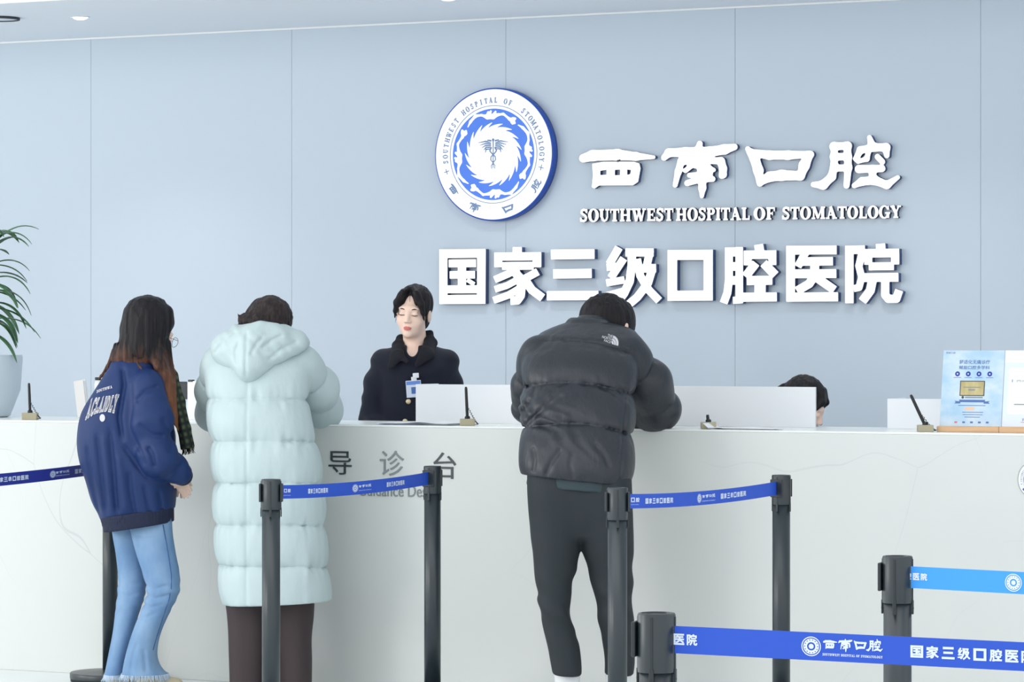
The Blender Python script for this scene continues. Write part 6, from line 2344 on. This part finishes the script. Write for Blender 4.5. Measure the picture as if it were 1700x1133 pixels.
fw = lambda x, y, z: .007 * noise3(x * 9 + 0 * y + 0 * z, y * 9 + 0 * x + 0 * z, z * 5 + 0 * x + 0 * y) + .004 * np.sin(z * 60 + x * 45 + 4 * noise3(x * 8 + 0 * y + 0 * z, y * 8 + 0 * x + 0 * z, z * 8 + 0 * x + 0 * y)) * np.exp(-((z - .45) / .14) ** 2)
tf.loft(D.rows([(780, 876, 966, .0, .12), (820, 875, 966, .0, .125), (860, 878, 966, 0, .12), (900, 881, 963, 0, .115), (940, 886, 956, 0, .105), (980, 891, 949, 0, .095), (1010, 896, 947, .0, .09),
                (1040, 902, 953, .0, .085), (1070, 907, 960, 0, .082), (1100, 912, 963, 0, .08), (1121, 916, 964, 0, .078)]), p=2.25, disp=fw, round_=.008)
tf.loft(D.rows([(780, 955, 1048, .0, .12), (820, 957, 1050, .0, .125), (860, 962, 1051, 0, .12), (900, 965, 1051, 0, .115), (940, 976, 1049, .01, .105), (980, 985, 1051, .01, .095), (1010, 990, 1052, .01, .09),
                (1040, 995, 1053, .01, .085), (1070, 1001, 1053, .02, .082), (1100, 1004, 1053, .02, .08), (1121, 1004, 1051, .02, .078)]), p=2.25, k=.012, disp=fw, round_=.008)
tf.loft(D.rows([(775, 882, 1042, .0, .12), (830, 882, 1044, .0, .122), (870, 886, 1044, .0, .11), (896, 900, 1034, .0, .09)]), p=2.3, k=.02, disp=fw)
D.put('trousers', tf, M['charcoal'], 1)
for x, tx in ((942, 940), (1027, 1034)):
    s_ = Field((-.25, -.15, -.003), (.3, .3, .24), .005)
    a, b = T(x, 560, -.01), T(tx, 560, .18)
    a[2] = b[2] = 0
    shoe(s_, a, b)
    s_.cone(a + np.array([0, .01, .06]), a + np.array([0, .02, .17]), .042, .05, .02)
    s_.plane((0, 0, .001), (0, 0, -1))
    D.put('shoe', s_, M['shoe'])
hf = Field((-.12, .28, 1.3), (.28, .75, 1.66), .004)
hdd = hair_disp(T(1008, 530)[0], .5, .0035, 80, 12)
hf.ell(T(1007, 533, .47), (.098, .115, .108), .0, disp=hdd)
hf.ell(T(1030, 535, .50), (.056, .09, .085), .03, disp=hdd)
hf.ell(T(990, 528, .44), (.062, .08, .075), .03, disp=hdd)
hf.ell(T(1050, 570, .42), (.045, .06, .032), .01, cut=True)
D.put('hair', hf, M['hairblack'], 1)
ef = Field((.05, .3, 1.38), (.3, .6, 1.56), .0025)
ef.ell(T(1037, 544, .40), (.0135, .012, .020), .0, head_frame((0, 0, 0), .3, 0, .5)[1])
ef.ell(T(1036, 546, .386), (.006, .008, .010), .004, head_frame((0, 0, 0), .3, 0, .5)[1], True)
D.put('ear', ef, M['skin'], 1)

# ================================================================== the seated worker behind the screen
E = Person(1330, 14.2, 'black haired worker seated low behind the long white screen, only the bent head showing')
T = E.T
bd = Field((-.35, -.7, -.005), (.42, .3, 1.30), .0055)
frE = head_frame(T(1334, 677, .0), yaw=math.radians(74), pitch=math.radians(24), S=.92)
add_head(bd, frE, True, T(1322, 728, .04))
bd.loft([(.50, 0, .05, .16, .12), (.60, 0, .05, .15, .12), (.8, 0, .04, .15, .1), (.95, 0, .03, .18, .09), (1.0, 0, .03, .1, .07)], k=.03)
for s in (-1, 1):
    bd.chain([(s * .18, .03, .93), (s * .22, -.02, .72 + .06), (s * .1, -.26, .80)], [.045, .04, .028], .02)
    add_hand(bd, (s * .1, -.26, .80), (-s * .2, -.9, -.15), (0, 0, -1), s, .9, .3)
    bd.chain([(s * .09, .04, .5), (s * .1, -.38, .5), (s * .1, -.36, .08)], [.08, .06, .04], .03)
    bd.cone((s * .1, -.36, .035), (s * .1, -.52, .03), .033, .03, .02)
bo, V, Q = E.put('body', bd, M['skin'], 1)
hf = Field((-.2, -.18, 1.0), (.2, .2, 1.34), .0038)
hde = hair_disp(T(1330, 0)[0], 0, .003, 80, 8)
R3 = frE[1]
hf.ell(hp(frE, (0, .018, .05)), (.079, .093, .089), 0, R3, disp=hde)
hf.ell(hp(frE, (0, .05, -.02)), (.078, .066, .08), .02, R3, disp=hde)
hf.chain([hp(frE, (.02, -.05, .105)), hp(frE, (.045, -.078, .06)), hp(frE, (.06, -.070, .015))], [.016, .013, .005], .01)
hf.chain([hp(frE, (-.02, -.05, .105)), hp(frE, (-.045, -.078, .06)), hp(frE, (-.062, -.066, .015))], [.016, .013, .005], .01)
hf.chain([T(1312, 640, .02), T(1300, 641, .03), T(1289, 643, .03)], [.02, .008, .002], .01)
hf.ell(hp(frE, (0, -.125, -.04)), (.07, .06, .085), .01, R3, True)
E.put('hair', hf, M['hairblack'], 1)
uf = Field((-.36, -.45, .42), (.4, .3, 1.12), .006)
uf.loft([(.46, 0, .05, .18, .14), (.6, 0, .05, .18, .14), (.8, 0, .04, .18, .13), (.95, 0, .03, .2, .11), (1.02, 0, .03, .14, .09), (1.05, 0, .03, .07, .07)], p=2.4, disp=uw)
for s in (-1, 1):
    uf.chain([(s * .18, .03, .95), (s * .22, -.02, .78), (s * .11, -.22, .80)], [.062, .055, .042], .03)
E.put('uniform_jacket', uf, M['uniform'], 1)
tf = Field((-.3, -.6, .03), (.3, .3, .66), .007)
for s in (-1, 1):
    tf.chain([(s * .09, .06, .5), (s * .1, -.38, .5), (s * .1, -.36, .12)], [.1, .075, .07], .03)
E.put('trousers', tf, M['uniform'], 1)
for s in (-1, 1):
    s_ = Field((-.25, -.7, -.003), (.25, .1, .15), .005)
    shoe(s_, np.array([s * .1, -.34, 0]), np.array([s * .1, -.53, 0]))
    s_.plane((0, 0, .001), (0, 0, -1))
    E.put('shoe', s_, M['darkshoe'])
# the chair under that worker
ch = empty('office_chair', tuple(E.root.location), TH)
tag(ch, 'low office chair carrying the seated worker behind the counter', 'chair')
MB().box((-.24, -.2, .36), (.24, .26, .395), .02).build('seat', M['monitor'], ch)
MB().box((-.22, .27, .5), (.22, .31, .82), .018).build('backrest', M['monitor'], ch)
MB().box((-.03, .2, .365), (.03, .29, .375), .002).box((-.03, .28, .37), (.03, .292, .55), .002).build('back_bracket', M['post'], ch)
MB().lathe([(0, .08), (.03, .08), (.03, .365), (0, .365)], 24).build('pedestal', M['post'], ch)
for k in range(5):
    a = 2 * math.pi * k / 5 + .3
    MB().tube([(0, 0, .09), (.14 * math.cos(a), .14 * math.sin(a), .075), (.27 * math.cos(a), .27 * math.sin(a), .06)], [.02, .016, .012], 10).build('leg', M['post'], ch)
    MB().lathe([(0, -.012), (.026, -.012), (.028, 0), (.026, .012), (0, .012)], 20, mtx=Matrix.Translation((.27 * math.cos(a), .27 * math.sin(a), .029)) @ Matrix.Rotation(a + math.pi / 2, 4, 'Z') @ Matrix.Rotation(math.pi / 2, 4, 'Y')).build('castor', M['rubber'], ch)
